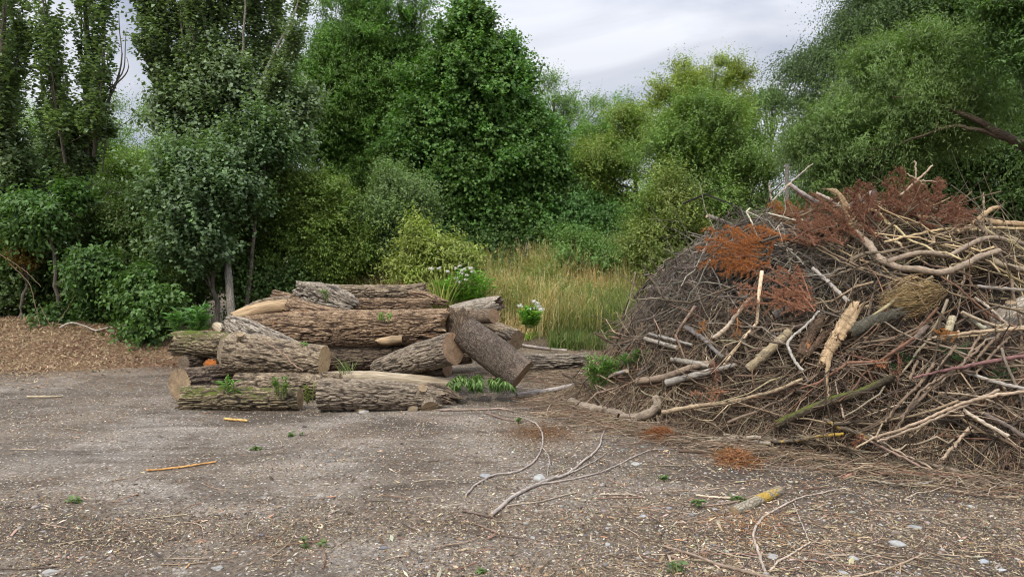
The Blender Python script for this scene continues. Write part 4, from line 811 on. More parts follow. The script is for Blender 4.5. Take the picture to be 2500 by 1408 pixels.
# bracket fungi and stones under the knotted front log
def stone(px, py, r, label, col=(0.45, 0.44, 0.42), flat=0.5, name='stone', cat='stone', lift=0.0):
    p = hit(px, py + r * 0.35); p[2] = ground_z(p[0], p[1]) + r * p[1] / FPX * flat * 0.35 + lift
    mb = MB(); pebbles(mb, p[None], np.array([r * p[1] / FPX]), np.array([col]) * 0.68, flat, sub=3); o = mb.build(name, M_STONE); recenter(o); tag(o, label, cat, 'loose stones on the yard'); return o
stone(878, 996, 19, 'tan flat stone under the middle of knotted front log', (0.40, 0.30, 0.19), 0.6)
stone(887, 1004, 11, 'white stone in front of the tan one under front log', (0.60, 0.57, 0.52), 0.5)
stone(1008, 997, 15, 'tan broken stone near the right knot of front log', (0.38, 0.29, 0.19), 0.65)
for px, py, r, c_, lb in [(1314, 1165, 18, (0.55, 0.55, 0.52), 'large white stone touching the forked grey branch'), (1185, 1160, 17, (0.42, 0.43, 0.43), 'flat grey stone inside the curve of thin bent branch'), (1552, 1131, 11, (0.55, 0.54, 0.50), 'round pale stone alone on the gravel below the rusty patch'),
    (1467, 1184, 7, (0.45, 0.46, 0.48), 'small grey stone right of the forked branch'), (1570, 1258, 9, (0.5, 0.52, 0.54), 'pale bluish stone left of the lichened log'), (1483, 1330, 9, (0.5, 0.5, 0.48), 'pale stone near the bottom middle of the yard'),
    (2190, 1325, 18, (0.52, 0.52, 0.50), 'long white stone beside a dark crumb of soil at lower right'), (2084, 1364, 13, (0.5, 0.5, 0.49), 'grey-white stone left of a long one near the bottom right'), (2402, 1370, 15, (0.50, 0.53, 0.56), 'bluish white stone nearest the lower right corner'),
    (2447, 1392, 12, (0.62, 0.62, 0.62), 'bright white stone in the lower right corner'), (1886, 1356, 15, (0.46, 0.44, 0.42), 'grey stone between two crossing sticks at the bottom'), (2233, 1283, 13, (0.40, 0.42, 0.42), 'flat grey stone over orange flakes'), (2060, 1399, 10, (0.5, 0.5, 0.5), 'pale stone cut by the bottom edge of view'),
    (1745, 1243, 8, (0.45, 0.5, 0.52), 'small stone beside the green leaves near the lichened log'), (1300, 1310, 8, (0.42, 0.42, 0.4), 'small grey stone on bare gravel at the bottom'), (935, 1337, 10, (0.24, 0.25, 0.28), 'dark slate stone on the left half of yard'), (530, 1385, 15, (0.44, 0.43, 0.4), 'broad grey stone pressed into the ground at the bottom'),
    (120, 1396, 16, (0.5, 0.48, 0.45), 'pale flat stone near the lower left corner'), (2370, 1235, 8, (0.52, 0.52, 0.5), 'small white stone below the foot of heap at the right'), (2150, 1280, 7, (0.5, 0.5, 0.48), 'small stone on dark soil right of the lichened log')]:
    stone(px, py, r, lb, c_, 0.42)
stone(1415, 921, 9, 'white crumpled scrap beside the leafy willow cutting', (0.78, 0.80, 0.84), 1.3, 'litter_scrap', 'litter')

# ------------------------------------------------------------------ grass bank and weeds
def blades(n, f_xy, hfun, wd, cols, name, label, lean=0.35, seed_head=False, cat='grass'):
    mb = MB(); xy = f_xy(n); n = len(xy); z = ground_z(xy[:, 0], xy[:, 1]) - 0.01
    h = hfun(xy) * RNG.uniform(0.5, 1.2, n); az = RNG.uniform(0, 6.283, n); ln = np.abs(RNG.normal(0, lean, n))
    d = np.stack([np.cos(az), np.sin(az)], -1); wdir = np.stack([-np.sin(az + 0.4), np.cos(az + 0.4), 0 * az], -1)
    V = []
    for q, (hh, ww) in enumerate(((0, 1), (0.55, 0.8), (1.0, 0.0))):
        p = np.stack([xy[:, 0] + d[:, 0] * ln * h * hh ** 2, xy[:, 1] + d[:, 1] * ln * h * hh ** 2, z + h * hh * (1 - 0.25 * ln * hh)], -1)
        if ww: V += [p - wdir * wd * ww / 2, p + wdir * wd * ww / 2]
        else: V += [p]
    V = np.stack(V, 1); b = np.arange(n)[:, None] * 5
    c = cols(xy)
    mb.add(V.reshape(-1, 3), np.concatenate([b, b + 1, b + 3, b + 2], 1), np.repeat(c, 5, 0)); mb.more(np.concatenate([b + 2, b + 3, b + 4], 1), 0, mb.n - n * 5)
    if seed_head:
        tip = V[:, 4]; q = RNG.choice(n, n // 3, replace=False); m = 6
        pos = tip[q][:, None] - (tip[q] - V[q, 2])[:, None] * (np.arange(m) / m * 0.35)[None, :, None]
        leaf_quads(mb, pos.reshape(-1, 3), (np.array([0, 0, 1.0]) + RNG.normal(0, 0.6, (len(q), m, 3))).reshape(-1, 3), rnd_unit(len(q) * m), 0.02, 0.008, np.repeat(c[q] * 1.25, m, 0))
    return tag(mb.build(name, M_GRASS), label, cat, kind='stuff')
def bank_xy(n, y0=11.6, y1=15.2, px0=860, px1=1680):
    Y_ = RNG.uniform(y0, y1, n); px = RNG.uniform(px0, px1, n); return np.stack([(px - 1250) / FPX * Y_, Y_], -1)
def tan(xy):
    a = pick([(0.70, 0.49, 0.25), (0.85, 0.67, 0.40), (0.55, 0.36, 0.18), (0.50, 0.45, 0.19)], len(xy), [4, 4, 3, 2], 0.22); g = pick([(0.22, 0.29, 0.09), (0.34, 0.36, 0.12), (0.15, 0.22, 0.07)], len(xy))
    w = smooth(n2(xy[:, 0], xy[:, 1], 1.1, 76) + 0.2 * RNG.normal(size=len(xy)) + 0.25 * smooth(-xy[:, 1], -13.2, -12.2), 0.1, 0.35)[:, None]; return a * (1 - w) + g * w
grn = lambda xy: pick([(0.13, 0.21, 0.05), (0.20, 0.26, 0.08), (0.09, 0.15, 0.05), (0.32, 0.30, 0.12)], len(xy), [4, 3, 3, 2])
def dry(n):
    xy = bank_xy(n, 12.0, 15.2); k_ = n2(xy[:, 0], xy[:, 1], 0.9, 71) + 0.25; return xy[RNG.uniform(-0.6, 0.6, len(xy)) < k_]
def green_low(n):
    a = bank_xy(n // 2, 11.5, 12.9, 1340, 1600); b_ = bank_xy(n // 2, 12.2, 15.2, 1000, 1680); c_ = np.concatenate([a, b_]); return c_
blades(42000, dry, lambda xy: np.clip(0.60 + 0.42 * n2(xy[:, 0], xy[:, 1], 1.8, 72), 0.15, 1), 0.008, tan, 'dry_grass', 'tall straw-coloured dry grass on the bank between logs and heap', 0.65, True)
blades(9000, green_low, lambda xy: 0.27 + 0.12 * n2(xy[:, 0], xy[:, 1], 1.2, 73), 0.012, grn, 'green_grass', 'green grass tussocks along the foot of the bank', 0.6)
blades(2500, lambda n: np.stack([RNG.uniform(-11, -1.5, n), RNG.uniform(11, 14.5, n)], -1), lambda xy: 0.3 + 0 * xy[:, 0], 0.012, grn, 'rough_grass', 'thin rough grass in the shade under the left shrubs', 0.6)
# fine weeds in the bank: many small leaves
mb = MB(); xy = bank_xy(1500, 12.6, 15.4, 1100, 1700); xy = xy[n2(xy[:, 0], xy[:, 1], 0.8, 75) > -0.15]; n = len(xy)
C = np.stack([xy[:, 0], xy[:, 1], ground_z(xy[:, 0], xy[:, 1]) + RNG.uniform(0.02, 0.35, n)], -1)
_s = dict(SP['goat']); _s.update(k=5, m=7, L=0.25, l=0.05, wd=0.022, c=(0.11, 0.155, 0.05), y=0.4); strands(mb, C, np.tile([0, -0.3, 0.9], (n, 1)), _s)
tag(mb.build('bank_weeds', M_LEAF), 'mixed low green weeds growing among the dry grass of the bank', 'weeds', kind='stuff')
# upright weed spires along the top of the bank
def spire(px, py0, py1, Y, label, col, dryish=False):
    t = thing('tall_weed', label, 'weed', 'weed spires along the top of the bank'); b0 = P(px, py0, Y); tp = P(px + RNG.uniform(-6, 6), py1, Y)
    tt = np.linspace(0, 1, 9)[:, None]; pp = b0 + (tp - b0) * tt + np.array([0.03, 0, 0]) * np.sin(tt * 3); m = MB(); tubes(pp[None], np.linspace(0.006, 0.002, 9)[None], 4, m, np.array(col) * 0.8); m.build('stem', M_TWIG, t)
    n = 80; C = b0 + (tp - b0) * RNG.uniform(0.05, 1, (n, 1)); o = rnd_unit(n) * [1, 1, 0.3]; lm = MB(); ln = 0.13 * (1.1 - (C[:, 2] - b0[2]) / (tp[2] - b0[2])) + 0.02
    leaf_quads(lm, C, unit(o + [0, 0, 0.7]), rnd_unit(n) + [0, 0, 1], ln, 0.03 if not dryish else 0.012, pick([col], n)); lm.build('foliage', M_LEAF, t); settle(t, b0)
for i, (px, y0, y1, c_) in enumerate([(1208, 690, 606, 'mid'), (1222, 690, 612, 'mid'), (1246, 692, 600, 'dense'), (1262, 690, 616, 'short'), (1290, 690, 604, 'a'), (1318, 690, 610, 'b'), (1345, 690, 622, 'c'), (1375, 690, 618, 'd'), (1466, 690, 606, 'e'), (1530, 700, 624, 'f')]):
    pl = ['leftmost of the mugwort spires, beside the yellowish bush', 'spire just right of the leftmost one on the bank top', 'tall dense green spire right of the phlox', 'short green spire between two taller ones', 'grey-green spire in front of the dark foot of the maple', 'slim spire below the right half of the maple', 'short spire at the right edge of maple shade', 'spire beside the fresh green bush', 'spire above the yellow weeds of the bank', 'rightmost green spire near the heap'][i]
    spire(px, y0, y1, 14.2, 'tall grey-green weed, ' + pl, (0.13, 0.18, 0.09))
for px, y1, lb in [(1190, 600, 'dead branching weed stalk left of the grey-green spires'), (1278, 598, 'dead bushy weed stalk standing in the middle of the spires'), (1525, 612, 'dry brown seed stalk standing among the grass near heap')]:
    spire(px, 690, y1, 14.0, lb, (0.26, 0.19, 0.13), True)

def phlox(px, py, Y, wpx, hpx, heads, label, nst=16, whitish=(0.70, 0.66, 0.66)):
    t = thing('phlox_plant', label, 'flowering plant', None); b0 = P(px, py, Y); W = wpx * Y / FPX; H = hpx * Y / FPX; sm, lm = MB(), MB(); tips = []
    for i in range(nst):
        u = (i + 0.5) / nst * 2 - 1; tip = b0 + np.array([u * W / 2, RNG.normal(0, 0.12), H * RNG.uniform(0.7, 1.0) * (1 - 0.35 * u * u)]); root = b0 + np.array([u * W * 0.2, RNG.normal(0, 0.05), 0])
        pp = np.linspace(root, tip, 8); tubes(pp[None], np.full((1, 8), 0.004), 4, sm, np.array([0.12, 0.2, 0.05])); n = 34
        c_ = root + (tip - root) * RNG.uniform(0.12, 0.97, (n, 1)); leaf_quads(lm, c_, unit(rnd_unit(n) * [1, 1, 0.2] + [0, 0, 0.35]), rnd_unit(n) * 0.4 + [0, 0, 1], RNG.uniform(0.06, 0.12, n), 0.03, pick([(0.14, 0.33, 0.04), (0.20, 0.42, 0.06), (0.25, 0.34, 0.05)], n, [4, 4, 1])); tips.append(tip)
    sm.build('stems', M_TWIG, t); lm.build('foliage', M_LEAF, t)
    for hx, hy in heads:
        c0 = P(hx, hy, Y - 0.1); n = int(RNG.integers(16, 40)); m = MB(); d = rnd_unit(n); d[:, 2] = np.abs(d[:, 2]) * 0.8; pos = c0 + d * [0.05, 0.05, 0.04] * RNG.uniform(0.4, 1.3, (n, 1)) * RNG.uniform(0.6, 1.15)
        for q in range(5):
            a = q * 1.2566; tx = unit(np.cross(d, [0.3, 0.5, 0.8])); ty = np.cross(d, tx); ax = tx * math.cos(a) + ty * math.sin(a)
            leaf_quads(m, pos, ax, d, 0.016, 0.015, pick([whitish, (0.60, 0.52, 0.60)], n, [5, 1], 0.05))
        m.build('flower_head', M_PETAL, t)
    settle(t, b0)
phlox(1135, 745, 11.2, 150, 95, [(1053, 657), (1073, 656), (1092, 664), (1112, 656), (1122, 650), (1134, 658), (1128, 668), (1148, 656), (1140, 673), (1113, 681), (1139, 684), (1128, 660), (1152, 664), (1120, 690)], 'big green clump of phlox with white-lilac flower heads behind the log pile', 34)
phlox(1294, 800, 10.6, 52, 60, [(1270, 747), (1303, 737), (1298, 755), (1315, 748), (1309, 743), (1321, 757)], 'small phlox with bright white flower heads on the soil right of the logs', 14, (0.74, 0.74, 0.74))
phlox(1031, 700, 12.2, 16, 34, [(1030, 669)], 'single pale flower head on a stem left of the phlox clump', 2, (0.74, 0.66, 0.70))
def tuft(px, py, Y, wpx, hpx, col, name, label, n=120, wd=0.012, lean=0.3, cat='plant'):
    b0 = hit(px, py) if Y is None else P(px, py, Y); Y = b0[1]; W = wpx * Y / FPX; H = hpx * Y / FPX; mb = MB()
    x = RNG.normal(0, 0.25, n) * W; y = RNG.normal(0, 0.12, n); az = RNG.uniform(0, 6.28, n); h = H * RNG.uniform(0.5, 1.1, n); r = b0 + np.stack([x * 0.5, y, 0 * x], -1)
    d = np.stack([np.cos(az) * lean + x / max(W, 1e-3) * 0.9, np.sin(az) * lean, np.ones(n)], -1); side = unit(np.cross(d, rnd_unit(n))); c = pick(col, n)
    p1 = r + d * h[:, None] * 0.55; p2 = r + d * h[:, None] * [1.25, 1.25, 0.93]; w = wd / 2
    V = np.stack([r - side * w, r + side * w, p1 - side * w, p1 + side * w, p2], 1); b = np.arange(n)[:, None] * 5
    mb.add(V.reshape(-1, 3), np.concatenate([b, b + 1, b + 3, b + 2], 1), np.repeat(c, 5, 0)); mb.more(np.concatenate([b + 2, b + 3, b + 4], 1), 0, mb.n - n * 5)
    o = mb.build(name, M_GRASS); recenter(o, b0); tag(o, label, cat); return o
tuft(1082, 742, 11.2, 75, 82, [(0.36, 0.40, 0.09), (0.24, 0.33, 0.08), (0.48, 0.46, 0.16)], 'grass_tuft', 'tall yellow-green grass tuft behind the log pile, left of phlox', 190, 0.014, 0.2, 'grass tuft')
tuft(850, 906, 7.95, 60, 36, [(0.12, 0.2, 0.06), (0.2, 0.24, 0.1)], 'grass_tuft', 'thin dark green grass in the gap under the biggest trunk', 40, 0.007, 0.5, 'grass tuft')
tuft(1290, 825, None, 34, 20, [(0.2, 0.36, 0.05), (0.28, 0.4, 0.08)], 'weed_plant', 'small bright green weed right of the furrowed log end', 90, 0.014, 0.7)

def leafy(px, py, Y, wpx, hpx, name, label, nst, nl, ll, lw, cols, droop=0.1, cat='plant', spread=0.5, group=None):
    t = thing(name, label, cat, group); b0 = hit(px, py) if Y is None else P(px, py, Y); Y = b0[1]; W = wpx * Y / FPX; H = hpx * Y / FPX; sm, lm = MB(), MB()
    for i in range(nst):
        u = RNG.uniform(-1, 1); tip = b0 + np.array([u * W / 2, RNG.normal(0, 0.15) * W, H * RNG.uniform(0.55, 1.0)]); root = b0 + np.array([u * W * (0.5 - spread * 0.4), 0, 0]) + RNG.normal(0, 0.01, 3)
        pp = np.linspace(root, tip, 7); pp[:, 2] += np.sin(np.linspace(0, 1, 7) * 3.14) * H * 0.12; tubes(pp[None], np.linspace(0.005, 0.002, 7)[None], 4, sm, np.array([0.16, 0.17, 0.07]))
        f = RNG.uniform(0.1, 1.0, nl); c_ = np.stack([np.interp(f, np.linspace(0, 1, 7), pp[:, a]) for a in range(3)], -1); tg = unit(tip - root)
        ax = unit(rnd_unit(nl) * [1, 1, 0.4] + tg * 0.7 - [0, 0, droop]); leaf_quads(lm, c_, ax, rnd_unit(nl) * 0.4 + [0, 0, 1.0], ll * RNG.uniform(0.6, 1.15, nl), lw, pick(cols, nl))
    sm.build('stems', M_TWIG, t); lm.build('foliage', M_LEAF, t); settle(t, b0); return t
leafy(462, 828, 9.6, 120, 85, 'leafy_plant', 'bright green plant with long narrow leaves beside the mossy log', 13, 26, 0.15, 0.036, [(0.10, 0.22, 0.06), (0.14, 0.28, 0.08)], 0.1)
leafy(1175, 948, 7.75, 125, 34, 'cut_foliage', 'wilting leafy green cutting lying under the leaning banded log', 30, 34, 0.085, 0.022, [(0.16, 0.27, 0.07), (0.24, 0.36, 0.12), (0.10, 0.19, 0.05)], 1.4, 'foliage', -0.6)
leafy(1478, 952, None, 110, 85, 'willow_shoots', 'bright green willow shoots growing at the left foot of heap', 26, 30, 0.075, 0.014, [(0.14, 0.27, 0.06), (0.20, 0.35, 0.09)], 0.0)
leafy(1550, 900, None, 70, 48, 'willow_shoots', 'darker green narrow-leaved shoots behind the bright willow shoots', 12, 26, 0.06, 0.015, [(0.09, 0.19, 0.05), (0.13, 0.24, 0.06)], 0.0)
leafy(560, 962, 7.3, 60, 42, 'leafy_sprig', 'curved long-leaved sprig lying over the torn end of the front left log', 4, 10, 0.13, 0.02, [(0.16, 0.30, 0.07)], 0.3)
leafy(690, 968, 7.2, 60, 50, 'weed_plant', 'feathery green weed growing over the front left log', 10, 24, 0.045, 0.012, [(0.12, 0.22, 0.05), (0.16, 0.26, 0.06)], 0.0)
leafy(755, 985, 7.35, 24, 50, 'weed_plant', 'thin green weed in the gap between the two front logs', 6, 18, 0.05, 0.012, [(0.14, 0.24, 0.05), (0.3, 0.3, 0.1)], 0.0)
leafy(940, 786, 8.4, 40, 22, 'weed_plant', 'small green sprout on top of the biggest trunk', 5, 12, 0.05, 0.018, [(0.2, 0.34, 0.08)], 0.0)
leafy(745, 851, 7.9, 14, 14, 'weed_plant', 'tiny green sprout on the thick tan log', 3, 6, 0.05, 0.02, [(0.16, 0.34, 0.08)], 0.0)
leafy(810, 735, 9.3, 60, 30, 'weed_plant', 'small green weeds growing out of the grey stump', 6, 14, 0.045, 0.014, [(0.16, 0.26, 0.08)], 0.0)
for px, py, w, h, lb in [(1690, 1240, 46, 30, 'dark green leaf clump next to the lichened log'), (1640, 1398, 60, 40, 'dark glossy leaves at the bottom edge of the yard'), (765, 1340, 50, 30, 'small ground weed in the open yard, bottom centre left'), (624, 1098, 16, 8, 'tiny green leaf on the open yard below front log'),
    (172, 1228, 28, 12, 'small flat green weed in the left yard'), (1266, 1033, 12, 16, 'tiny upright weed beside the brown needle patch'), (1625, 1170, 14, 12, 'tiny green sprout between stick ends'), (2410, 1140, 26, 18, 'light green leaf on the right foot of heap'), (725, 1065, 24, 10, 'dark fallen leaf cluster right of the yellow splinter'), (1800, 1225, 24, 18, 'small green leaves by the upper side of lichened log'), (1180, 1400, 20, 14, 'small weed at the bottom edge left of the dark glossy leaves')]:
    leafy(px, py, None, w * 1.2, h * 0.8, 'ground_weed', lb, 4, 5, 0.04, 0.026, [(0.10, 0.17, 0.05), (0.15, 0.23, 0.08)], 0.3, 'weed', 0.2)

# ------------------------------------------------------------------ brush heap
def void(p): return smooth(vnoise(np.asarray(p) * 1.25 + 3.3, 82) + 0.45 * vnoise(np.asarray(p) * 3.3, 83), 0.0, 0.28)
shade_core = MB(); cx = np.arange(0.2, 9.0, 0.06); cyy = np.arange(4.5, 12.2, 0.06); X, Y = np.meshgrid(cx, cyy)
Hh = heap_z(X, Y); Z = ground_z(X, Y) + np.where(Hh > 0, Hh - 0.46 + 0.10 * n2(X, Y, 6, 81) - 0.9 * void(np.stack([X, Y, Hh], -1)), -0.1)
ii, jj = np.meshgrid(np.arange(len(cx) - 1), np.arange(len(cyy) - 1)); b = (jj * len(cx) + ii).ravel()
shade_core.add(np.stack([X, Y, Z], -1).reshape(-1, 3), np.stack([b, b + 1, b + len(cx) + 1, b + len(cx)], -1), (0.028, 0.021, 0.016))  # added inner sheet blocks see-through; near-black colour stands in for interior shade
def heap_normal(x, y):
    e = 0.08; gx_ = (heap_z(x + e, y) - heap_z(x - e, y)) / (2 * e); gy_ = (heap_z(x, y + e) - heap_z(x, y - e)) / (2 * e)
    return unit(np.stack([-gx_, -gy_, np.ones_like(x)], -1))
GREYC = [(0.20, 0.165, 0.13), (0.29, 0.245, 0.20), (0.12, 0.095, 0.075), (0.38, 0.33, 0.27), (0.17, 0.115, 0.08)]
TANC = [(0.40, 0.30, 0.18), (0.30, 0.23, 0.145), (0.22, 0.165, 0.11), (0.50, 0.385, 0.22), (0.13, 0.10, 0.07)]
LOWC = [(0.26, 0.19, 0.125), (0.17, 0.125, 0.085), (0.36, 0.28, 0.19), (0.21, 0.12, 0.075), (0.10, 0.075, 0.055), (0.43, 0.345, 0.245)]
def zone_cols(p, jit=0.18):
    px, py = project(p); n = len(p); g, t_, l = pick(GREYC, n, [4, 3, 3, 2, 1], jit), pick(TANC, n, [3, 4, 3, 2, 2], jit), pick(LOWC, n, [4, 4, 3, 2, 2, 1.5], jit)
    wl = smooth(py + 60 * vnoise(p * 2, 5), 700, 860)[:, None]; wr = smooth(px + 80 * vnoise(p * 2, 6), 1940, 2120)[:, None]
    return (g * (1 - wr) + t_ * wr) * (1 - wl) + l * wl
def sample_heap(n, front=2.0):
    m = n * 8; x = RNG.uniform(0.3, 8.6, m); y = RNG.uniform(4.7, 11.8, m); h = heap_z(x, y); N_ = heap_normal(x, y)
    w = (h > 0.01) / np.maximum(N_[:, 2], 0.25) * np.exp(-(np.hypot(x, y) - 5) / front) * np.where(x > 5.6, 0.4, 1); w /= w.sum()
    q = RNG.choice(m, n, p=w); return x[q], y[q], N_[q]
def twig_batch(n, K, L0, L1, r0, r1, lift0, lift1, bendf=0.25, horiz=0.5):
    x, y, N_ = sample_heap(n); z = ground_z(x, y) + heap_z(x, y); base = np.stack([x, y, z], -1) + N_ * RNG.uniform(lift0, lift1, (n, 1))
    along = unit(np.cross(N_, [0, 0, 1.0]) + 1e-6); down = unit(np.cross(N_, along)); a = RNG.normal(0, 0.75, n)
    rr = RNG.uniform(0, 1, n) > horiz; a = np.where(rr, RNG.uniform(-3.14, 3.14, n), a); sg = RNG.choice([-1, 1], n)
    d = along * (np.cos(a) * sg)[:, None] + down * np.sin(a)[:, None] + N_ * RNG.normal(0.03, 0.16, (n, 1)); d = unit(d)
    L = RNG.uniform(L0, L1, n) * np.exp(RNG.normal(0, 0.25, n)); t = np.linspace(-0.5, 0.5, K)
    b1 = unit(np.cross(d, rnd_unit(n))); b2 = np.cross(d, b1); bend = RNG.normal(0, bendf, n); wob = RNG.normal(0, 0.07, (n, 1)); ph = RNG.uniform(0, 6.28, (n, 1))
    Pn = base[:, None] + d[:, None] * (t[None] * L[:, None])[..., None] + b1[:, None] * (bend[:, None] * L[:, None] * (t[None] ** 2 * 2 - 0.2))[..., None] + b2[:, None] * (wob * L[:, None] * np.sin(t[None] * 9 + ph))[..., None]
    Pn += RNG.normal(0, 0.020, Pn.shape) * L[:, None, None]
    gz = ground_z(Pn[..., 0], Pn[..., 1]) + 0.01; Pn[..., 2] = np.maximum(Pn[..., 2], gz)
    R = (RNG.uniform(r0, r1, n) * np.exp(RNG.normal(0, 0.25, n)))[:, None] * np.linspace(1, 0.35, K)[None]
    return Pn, R
def side_twigs(Pn, R, per, frac=0.5):
    n, K, _ = Pn.shape; src = np.repeat(np.arange(n), per); m = len(src); kx = RNG.integers(1, K - 1, m)
    p0 = Pn[src, kx]; tg = unit(Pn[src, kx + 1] - Pn[src, kx]); L = np.linalg.norm(Pn[src, -1] - Pn[src, 0], axis=1) * frac * RNG.uniform(0.4, 1.1, m)
    d = unit(tg * 1.0 + unit(np.cross(tg, rnd_unit(m))) * RNG.uniform(0.4, 1.0, (m, 1))); t = np.linspace(0, 1, 5); b1 = rnd_unit(m)
    Q = p0[:, None] + d[:, None] * (t[None] * L[:, None])[..., None] + b1[:, None] * (0.12 * L[:, None] * t[None] ** 2)[..., None]
    Q[..., 2] = np.maximum(Q[..., 2], ground_z(Q[..., 0], Q[..., 1]) + 0.006)
    return Q, (R[src, kx] * 0.6)[:, None] * np.linspace(1, 0.3, 5)[None], src
mb = shade_core
for n, K, a in ((15000, 7, (0.2, 0.7, 0.0018, 0.0036, -0.36, 0.04)), (4200, 8, (0.4, 1.3, 0.003, 0.006, -0.33, 0.06)), (2100, 9, (0.6, 1.6, 0.006, 0.013, -0.36, 0.03))):
    Pn, R = twig_batch(n, K, *a, bendf=0.34 if K < 9 else 0.16, horiz=0.55); px, py = project(Pn[:, K // 2])
    kp = RNG.uniform(0, 1, n) < (np.clip(1.15 - 0.75 * smooth(px, 1880, 2060) * (1 - 0.5 * smooth(py, 950, 1080)), 0, 1) if K == 7 else np.where(px < 1850, 0.85, 1.0)); Pn, R = Pn[kp], R[kp]
    kp = RNG.uniform(0, 1, len(Pn)) > void(Pn[:, K // 2]) * (0.97 if K < 9 else 0.8) * (Pn[:, K // 2, 2] > 0.25); e0, e1 = void(Pn[:, 0]), void(Pn[:, -1]); kp &= ~((e0 > 0.6) & (e1 > 0.6) & (RNG.uniform(0, 1, len(Pn)) < 0.8)); Pn, R = Pn[kp], R[kp]
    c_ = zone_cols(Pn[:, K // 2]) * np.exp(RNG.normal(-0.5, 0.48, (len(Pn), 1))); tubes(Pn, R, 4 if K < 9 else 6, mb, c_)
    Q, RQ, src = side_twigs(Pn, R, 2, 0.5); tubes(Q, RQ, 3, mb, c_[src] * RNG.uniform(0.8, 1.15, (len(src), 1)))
# thin twigs straggling onto the yard and the dark bed of fine brushwood at the left foot
n = 2600; q = HEAP_POLY[RNG.integers(0, 7, n)] ; u = RNG.uniform(0, 1, (n, 1)); q2 = np.roll(HEAP_POLY, -1, 0)[RNG.integers(0, 1, n)]
i_ = RNG.integers(0, 6, n); e = HEAP_POLY[i_] * (1 - u) + HEAP_POLY[i_ + 1] * u + RNG.normal(0, 0.22, (n, 2)) + [-0.03, -0.02]
n3 = 2600; e = np.concatenate([e, np.stack([RNG.normal(0.95, 0.55, n3), RNG.normal(9.3, 0.8, n3)], -1)]); n = len(e)
az = RNG.normal(0.1, 0.75, n) + RNG.choice([0, 3.14], n); L = RNG.uniform(0.12, 0.8, n); t = np.linspace(-0.5, 0.5, 6)
Pn = np.zeros((n, 6, 3)); bd = RNG.normal(0, 0.18, n)
Pn[..., 0] = e[:, :1] + np.cos(az)[:, None] * t * L[:, None] - np.sin(az)[:, None] * (bd * L)[:, None] * (t ** 2 * 4); Pn[..., 1] = e[:, 1:] + np.sin(az)[:, None] * t * L[:, None] + np.cos(az)[:, None] * (bd * L)[:, None] * (t ** 2 * 4)
Pn[..., 2] = ground_z(Pn[..., 0], Pn[..., 1]) + heap_z(Pn[..., 0], Pn[..., 1]) + RNG.uniform(0.003, 0.07, (n, 1)) + RNG.normal(0, 0.01, (n, 6))
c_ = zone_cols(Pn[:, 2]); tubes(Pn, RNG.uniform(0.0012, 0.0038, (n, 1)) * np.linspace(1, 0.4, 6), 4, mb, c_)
tag(mb.build('brushwood', M_TWIG), 'tangled mass of thin dead twigs over a shade-coloured core that makes up the brush heap', 'brushwood', kind='stuff')
# bits of stick on the yard
xy = np.concatenate([fan(330, 3.4, 9, 900, 2560), fan(420, 3.4, 7, 1500, 2560), fan(90, 3.6, 9, 0, 900)]); xy = xy[heap_z(xy[:, 0], xy[:, 1]) < 0.05]; n = len(xy); az = RNG.uniform(0, 6.28, n); L = RNG.uniform(0.05, 0.42, n) * RNG.uniform(0.5, 1, n); bd = RNG.normal(0, 0.1, n)
Pn = np.zeros((n, 6, 3)); Pn[..., 0] = xy[:, :1] + np.cos(az)[:, None] * t * L[:, None] - np.sin(az)[:, None] * (bd * L)[:, None] * t ** 2 * 4; Pn[..., 1] = xy[:, 1:] + np.sin(az)[:, None] * t * L[:, None] + np.cos(az)[:, None] * (bd * L)[:, None] * t ** 2 * 4
Pn[..., 2] = ground_z(Pn[..., 0], Pn[..., 1]) + 0.006 + RNG.uniform(0, 0.006, (n, 1)); mb = MB(); tubes(Pn, RNG.uniform(0.0015, 0.0042, (n, 1)) * np.linspace(1, 0.5, 6), 4, mb, pick(LOWC, n))
tag(mb.build('stick_litter', M_TWIG), 'short broken bits of stick littering the yard before the heap', 'stick litter', kind='stuff')

